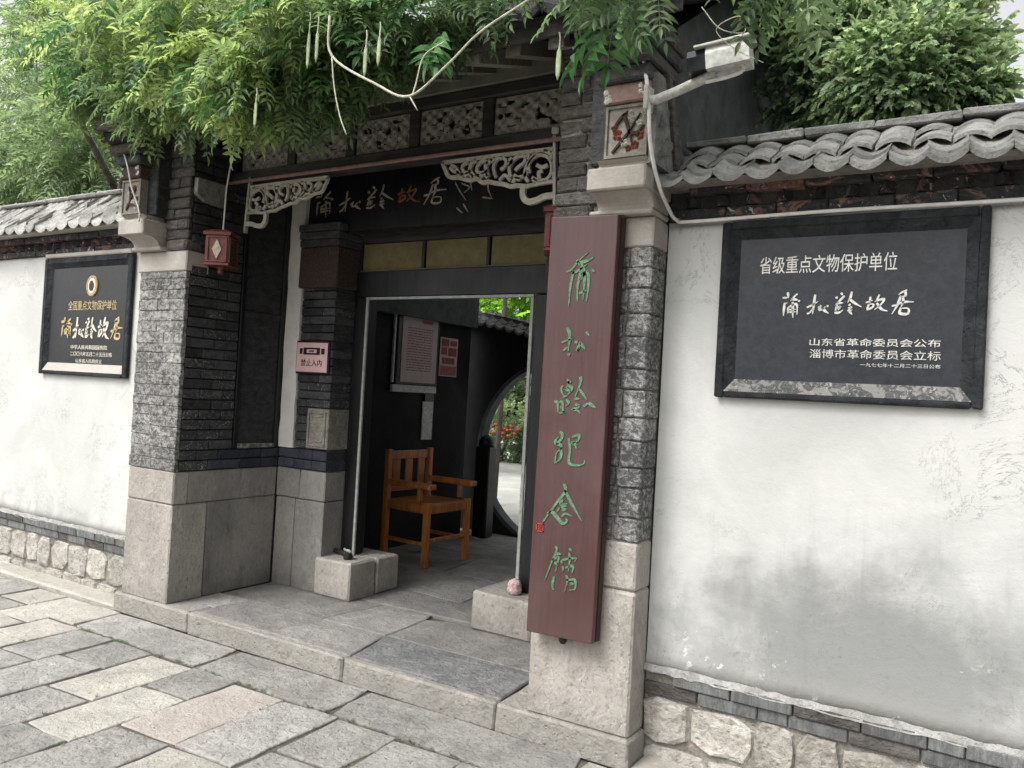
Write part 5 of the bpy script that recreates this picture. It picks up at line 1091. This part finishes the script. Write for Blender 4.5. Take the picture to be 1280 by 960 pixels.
# ================================================================== MOON GATE WALL AND COURTYARD
mg = thing('moon_gate_wall', (-3.7, 7.1, .1), 'dark inner wall with a round moon gate and a curved tiled coping', 'wall')
cx, cz, r = -3.69, .975, .92; Y0, Y1 = 7.0, 7.10; N = 48
def topz(x): return 1.99 + .36 * (1 + math.tanh((-4.15 - x) * 1.3)) / 2 + .36 * (1 + math.tanh((x + 2.4) * 1.3)) / 2
circ = [(cx + r * math.cos(2 * PI * k / N), max(.135, cz + r * math.sin(2 * PI * k / N))) for k in range(N)]
def outer(a):
    c, s_ = math.cos(a), math.sin(a); t = 1e9
    if c > 1e-6: t = min(t, (-.9 - cx) / c)
    if c < -1e-6: t = min(t, (-8.0 - cx) / c)
    if s_ > 1e-6:
        t2 = (2.2 - cz) / s_
        for _ in range(12): t2 = (topz(max(-8, min(-.9, cx + c * t2))) - cz) / s_
        t = min(t, t2)
    if s_ < -1e-6: t = min(t, (-.05 - cz) / s_)
    return (cx + c * t, cz + s_ * t)
outp = [outer(2 * PI * k / N + 1e-4) for k in range(N)]
vs = [(p[0], Y0, p[1]) for p in circ] + [(p[0], Y0, p[1]) for p in outp] + [(p[0], Y1, p[1]) for p in circ] + [(p[0], Y1, p[1]) for p in outp]; fs = []
for k in range(N):
    q = (k + 1) % N; fs += [(k, q, N + q, N + k), (2 * N + k, 3 * N + k, 3 * N + q, 2 * N + q), (k, 2 * N + k, 2 * N + q, q), (N + k, N + q, 3 * N + q, 3 * N + k)]
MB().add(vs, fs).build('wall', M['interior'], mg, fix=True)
vs = [(cx + rr * math.cos(2 * PI * k / N), y, max(.13, cz + rr * math.sin(2 * PI * k / N))) for rr, y in ((r - .002, 6.975), (r + .045, 6.975), (r + .045, 7.0), (r - .002, Y1 + .02), (r - .02, Y1 + .02)) for k in range(N)]
vs = [(cx + rr * math.cos(2 * PI * k / N), y, max(.128, cz + rr * math.sin(2 * PI * k / N))) for rr, y in ((r - .012, 6.985), (r + .03, 6.985), (r + .03, 7.001), (r + .001, 7.001), (r + .001, Y1 + .01), (r - .012, Y1 + .01)) for k in range(N)]
MB().add(vs, [(a * N + k, a * N + (k + 1) % N, ((a + 1) % 6) * N + (k + 1) % N, ((a + 1) % 6) * N + k) for a in range(6) for k in range(N)]).build('gate_ring', M['gable'], mg, fix=True)
ct = tile_obj('coping_tile', M['tile'], w=.115, sag=.03, L=.15, th=.012, lip=.014, tilt=.5)
for i in range(60):
    x = -7.9 + i * .117; zz = topz(x); sl_ = (topz(x + .05) - topz(x - .05)) / .1
    copy_to(ct, (x, 6.90, zz + .03), mg, (0, -math.atan(sl_), 0)); copy_to(ct, (x, 6.97, zz + .075), mg, (0, -math.atan(sl_), 0))
mb = MB(); xs = [-8 + .3 * i for i in range(25)]
for a, b in zip(xs[:-1], xs[1:]):
    mb.add([(a, 7.03, topz(a)), (b, 7.03, topz(b)), (b, 7.15, topz(b)), (a, 7.15, topz(a)), (a, 7.03, topz(a) + .12), (b, 7.03, topz(b) + .12), (b, 7.15, topz(b) + .12), (a, 7.15, topz(a) + .12)], [(0, 1, 5, 4), (2, 3, 7, 6), (4, 5, 6, 7), (0, 3, 2, 1)])
mb.build('coping_ridge', M['tile_dark'], mg)
pt = MB().cbox(-4.40, -4.235, 6.60, 6.74, KZ, 1.02, .012).build('gate_post', M['darkwood'], None, label='dark round topped post standing at the left of the moon gate', cat='post')
pt2 = MB().lathe([(.078, 0), (.08, .05), (.06, .09), (.02, .115)], (-4.318, 6.67, 1.02), 14).build('post_head', M['darkwood'], pt, smooth=True)
pp = MB().add([(-4.46, 6.55, KZ + .003), (-4.27, 6.50, KZ + .003), (-4.24, 6.56, KZ + .006), (-4.42, 6.62, KZ + .006), (-4.36, 6.56, KZ + .018)], [(0, 1, 4), (1, 2, 4), (2, 3, 4), (3, 0, 4), (3, 2, 1, 0)]).build('paper_scrap', M['paper'], None)
finish(pp, None, 'scrap of white paper on the floor before the moon gate', 'paper')
cg = MB().box(-30, 6, 7.12, 60, -.02, .085).build('courtyard_ground', M['court'], None, kind='structure')
MB().box(-10, 0, 6.70, 7.12, -.02, .11).build('passage_floor', M['slab'], None, kind='structure')

def tree(name, loc, label, h, r, clumps, temps, mat, scale, mult=1., limbs=6):
    t = thing(name, loc, label, 'tree'); x, y, z = loc
    tr_ = MB(); tr_.tube([(x, y, z - .05), (x + .05, y, z + h * .35), (x - .04, y + .05, z + h * .7), (x, y, z + h)], r, 10, r * .4)
    for c in clumps[:limbs * 3]:
        if random.random() < .8: tr_.tube(smooth_line([(x, y, z + h * random.uniform(.55, 1)), ((x + c[0]) / 2 + random.uniform(-.2, .2), (y + c[1]) / 2, (z + h + c[2]) / 2 - .1), (c[0], c[1], c[2])], 3), r * .32, 6, r * .08)
    tr_.build('trunk', M['bark'], t)
    P, D_, T = clump_points(clumps, mult); n = len(P)
    foliage('crown', mat, t, temps, P, D_, scale * rng.uniform(.7, 1.25, n), T, kind='stuff'); return t
random.seed(11)
SPR = [spray(l=.055, wd=.030) for _ in range(5)]; CMP = [compound(random.choice([5, 6, 7])) for _ in range(6)]
tree('tree', (-9.6, 5.6, 0), 'leafy green tree rising behind the wall left of the gatehouse', 3.2, .16, LEFT_CLUMPS, CMP, M['leaf_tree'], 1.0, 1.0)
tree('tree', (.1, 5.4, 0), 'pale green bushy tree behind the wall right of the gatehouse', 2.8, .13, RIGHT_CLUMPS, SPR, M['leaf_pale'], .8, 1.9)
# courtyard planting seen through the moon gate and over its wall
cc = [(-9.3, 11.5, 3.6, 1.1, 420, .8), (-7.6, 11.8, 3.9, 1.2, 420, .9), (-8.4, 12, 4.9, 1.2, 380, .8), (-6.2, 12.2, 3.7, 1.1, 320, .8), (-10.8, 12, 4.2, 1.2, 340, .8), (-8.6, 11.4, 2.9, .7, 200, .85), (-7.2, 11.6, 2.9, .7, 200, .9)]
tree('courtyard_tree', (-8.4, 12.0, .08), 'bright green tree in the courtyard seen above the moon gate coping', 3.6, .14, cc, SPR, M['leaf_court'], 1.7, 1.5)
for nm, x, y, lab in (('slender_trunk', -6.35, 8.9, 'thin dark trunk above the coping, left of the two behind the moon gate'), ('slender_trunk', -5.60, 8.9, 'thin dark trunk above the coping, right of the two behind the moon gate')):
    o = MB().tube([(x, y, .08), (x + .03, y, 1.5), (x - .02, y, 3.4), (x + .05, y, 4.4)], .04, 8, .025).build(nm, M['bark'], None); finish(o, None, lab, 'tree trunk', 'thin trunks behind the moon gate')
dk = [(-11.6, 18, 1.9, 1.0, 260, .2), (-11.2, 18, 1.1, .8, 200, .2), (-10.7, 18.5, 2.6, 1.1, 260, .25), (-12.5, 18.4, 2.2, 1.0, 240, .3), (-9.6, 18.5, 1.6, 1.0, 240, .25), (-9.8, 18.6, 2.7, 1.0, 200, .3)]
sh = thing('dark_shrub', (-11.2, 18.2, .08), 'dark green shrub mass at the back of the courtyard through the moon gate', 'shrub')
MB().tube([(-11.2, 18.2, .05), (-11.1, 18.2, 1.0), (-11.0, 18.2, 1.8)], .08, 6, .04).build('stem', M['bark'], sh)
P, D_, T = clump_points(dk); foliage('foliage', M['leaf_tree'], sh, SPR, P, D_, rng.uniform(1.5, 2.4, len(P)), T, kind='stuff')
fl = thing('flower_bed', (-9.3, 14.8, .08), 'low clipped flower bed with pale leaves and red flowers beyond the moon gate', 'flower bed')
P, D_, T = clump_points([(-9.6, 14.9, .45, .42, 200, .6), (-9.0, 14.9, .5, .45, 220, .7), (-8.5, 15.0, .45, .42, 200, .6), (-9.2, 15.1, 1.05, .36, 140, .8), (-8.8, 15.0, 1.0, .33, 120, .8)], 1.2)
foliage('leaves', M['leaf_pale'], fl, SPR, P, D_, rng.uniform(.9, 1.5, len(P)), T, kind='stuff')
mb = MB()
for k in range(26):
    x, y, z = random.uniform(-9.6, -8.6), random.uniform(14.4, 14.6), random.uniform(.62, .9); mb.lathe([(.01, -.03), (.055, 0), (.03, .03)], (x, y, z), 6)
mb.build('flower', M['redflower'], fl)
rk = thing('scholar_rock', (-8.9, 15.8, .08), 'tall pale weathered garden rock beyond the flower bed', 'rock')
mb = MB(); prof = []; n = 12; H = 2.0; ringsN = 14
vs = [( -8.9 + math.cos(2 * PI * k / n) * (.24 + .10 * math.sin(i * 1.9 + k) + .06 * random.random()) * (1 - .4 * i / ringsN) + .06 * math.sin(i * .9), 15.8 + math.sin(2 * PI * k / n) * .2 * (1 - .3 * i / ringsN), .08 + H * i / ringsN) for i in range(ringsN + 1) for k in range(n)]
mb.add(vs, [(i * n + k, i * n + (k + 1) % n, (i + 1) * n + (k + 1) % n, (i + 1) * n + k) for i in range(ringsN) for k in range(n)] + [tuple(range(n))[::-1], tuple(range(ringsN * n, ringsN * n + n))]).build('stone', M['rock'], rk)
hw = thing('courtyard_building', (-12, 22, .08), 'tan rendered building at the far side of the courtyard', 'building')
MB().box(-20, -6, 21.5, 23, .08, 3.0).build('wall', M['tan'], hw); MB().prism([(20.8, 2.9), (23.4, 2.9), (22.2, 4.0)], 'x', -20.4, -5.6).build('roof', M['tile_dark'], hw, fix=True)
for x in (-17, -13.6, -10.4): wn = MB().box(x, x + 1.2, 21.47, 21.52, .9, 2.1).build('window', M['darkwood'], hw); MB().box(x + .06, x + 1.14, 21.46, 21.469, .96, 2.04).build('pane', M['black_polish'], wn)

# ================================================================== WISTERIA OVER THE GATE
vn = thing('wisteria_vine', (-5.3, 3.0, 0), 'wisteria with feathery leaves and hanging pods spilling over the gatehouse roof', 'vine')
V = MB()
for pts, r0, r1 in (([(-7.2, 4.6, 0), (-7.0, 4.4, 1.6), (-6.4, 4.0, 3.0), (-5.2, 3.5, 3.5), (-4.2, 3.15, 3.45), (-3.2, 3.0, 3.42), (-2.2, 2.95, 3.42), (-1.4, 2.9, 3.38), (-.8, 2.85, 3.35)], .06, .02), ([(-5.2, 3.5, 3.5), (-4.3, 3.0, 3.6), (-3.4, 2.75, 3.3), (-2.9, 2.7, 3.0)], .03, .008), ([(-6.4, 4.0, 3.0), (-6.3, 3.4, 3.8), (-5.6, 3.1, 4.0)], .03, .01)):
    V.tube(smooth_line(pts), r0, 8, r1)
V.build('stem', M['bark'], vn, smooth=True)
P, D_, T = clump_points(VINE_CLUMPS, 1.3, .9, -.25); n = len(P)
keep = ~((P[:, 1] > 2.86) & (P[:, 2] < 3.12) & (P[:, 0] > -4.95) & (P[:, 0] < -1.2)); P, D_, T = P[keep], D_[keep], T[keep]; n = len(P)
dist = P[:, 1] + .0 * P[:, 0]; order = np.argsort(P[:, 1]); near_ids = set(order[:0].tolist())
foliage('foliage', M['leaf'], vn, CMP, P, D_, rng.uniform(.45, .78, n), T, kind='stuff')
# single large leaves that hang free in front: each its own part
def leaf_proto(pairs, L, l, wd):
    v, f = compound(pairs, L, l, wd); me = bpy.data.meshes.new('leaf'); me.from_pydata(v.tolist(), [], f.tolist()); me.materials.append(M['leaf_near'])
    me.attributes.new('tint', 'FLOAT', 'POINT').data.foreach_set('value', [random.uniform(.25, .6)] * len(v)); return bpy.data.objects.new('leaf', me)
LP = [leaf_proto(random.choice([5, 6]), .24, .072, .026) for _ in range(5)]; BIG = [leaf_proto(4, .15, .10, .036) for _ in range(3)]
def put_leaf(src, p, yaw, pitch, roll=0, s=1.):
    o = copy_to(src, p, vn); o.rotation_mode = 'XYZ'; m = Matrix.Rotation(yaw, 3, 'Z') @ Matrix.Rotation(pitch, 3, 'Y') @ Matrix.Rotation(roll, 3, 'X'); o.rotation_euler = m.to_euler(); o.scale = (s, s, s)
for c in VINE_CLUMPS:
    if c[0] > -1.35: continue
    for k in range(4 if c[4] > 60 else 1):
        a = random.uniform(PI * 1.1, PI * 1.9); put_leaf(random.choice(LP), (c[0] + random.uniform(-.8, .8) * c[3], c[1] - random.uniform(.5, .95) * c[3], c[2] - random.uniform(-.6, .6) * c[3]), a, random.uniform(.3, 1.2), random.uniform(-.5, .5), random.uniform(.7, 1.1))
for x, z, yw, pt_ in ((-1.30, 2.90, 4.0, .9), (-1.27, 2.92, 4.9, 1.1), (-1.33, 2.93, 3.4, .7), (-1.22, 2.98, 5.6, .8), (-2.05, 3.05, 4.4, .9), (-2.1, 3.0, 5.5, .6)):
    put_leaf(random.choice(BIG), (x, 2.66, z), yw, pt_, random.uniform(-.3, .3), 1.0)
tw = TWIGS + [
      [(-3.75, 2.75, 2.98), (-3.9, 2.8, 2.95), (-4.05, 2.8, 2.98)], [(-3.25, 2.7, 2.9), (-3.28, 2.72, 2.78), (-3.35, 2.75, 2.70)], [(-.95, 2.7, 2.95), (-.88, 2.7, 2.86), (-.80, 2.72, 2.84), (-.82, 2.72, 2.90), (-.90, 2.72, 2.87), (-.84, 2.74, 2.80), (-.74, 2.76, 2.74)]]
for i, t in enumerate(tw):
    MB().tube(smooth_line(t, 6), .0056 if i == 0 else .0032 if i < 6 else .002, 6, .0036 if i == 0 else .0022 if i < 6 else .0015).build('twig', M['twig'], vn, smooth=True)
pods = [(-2.59, 3.14, .19), (-2.54, 3.12, .16), (-2.26, 3.0, .15), (-2.19, 3.02, .14), (-2.9, 2.86, .14), (-1.36, 2.82, .13)]
for x, z, L in pods:
    MB().tube([(x, 2.42, z), (x + .004, 2.42, z - L * .15), (x + .006, 2.415, z - L * .5), (x - .002, 2.42, z - L)], .003, 6, .003).build('pod_stalk', M['twig'], vn)
    MB().lathe([(.002, -L), (.009, -L * .85), (.011, -L * .55), (.009, -L * .25), (.002, -L * .1)], (x + .004, 2.417, z - L * .3), 8, 1, .4).build('seed_pod', M['pod'], vn, smooth=True)

# small weeds and moss in the pavement joints
P = []; 
for k in range(420):
    u = random.random()
    if u < .45: x, y = random.uniform(-4.7, -1.3), 2.832 + random.gauss(0, .006)
    elif u < .7: x, y = random.choice(rows[6:17]) + random.gauss(0, .006), random.uniform(1.4, 2.83)
    elif u < .85: x, y = random.uniform(-4.8, -1.3), 3.163
    else: x, y = random.uniform(-6.5, -4.9), random.choice((3.185, 3.33))
    P += [(x + random.gauss(0, .01), y + random.gauss(0, .004), .0)] * 1
P = np.array(P); P = P[rng.random(len(P)) < .8]
tv = np.array([(0, -.0012, 0), (0, .0012, 0), (.008, 0, .004), (0, 0, 0), (.004, .003, .0)]) * 1.0; bl = []
vsb = []; fb = []
for a in range(5):
    c_, s_ = math.cos(a * 1.26), math.sin(a * 1.26); b = len(vsb); w = .0018; L = .010
    vsb += [(-s_ * w, c_ * w, 0), (s_ * w, -c_ * w, 0), (c_ * L, s_ * L, .007)]; fb.append((b, b + 1, b + 2))
foliage('joint_weeds', M['leaf_tree'], None, [(np.array(vsb), np.array(fb))], P, np.tile([1., 0, 0], (len(P), 1)) + rng.normal(0, .3, (len(P), 3)) * [1, 1, .1], rng.uniform(.6, 1.8, len(P)), rng.uniform(.1, .5, len(P)), kind='stuff', label='tiny weeds and moss growing in the joints of the paving', cat='weeds')
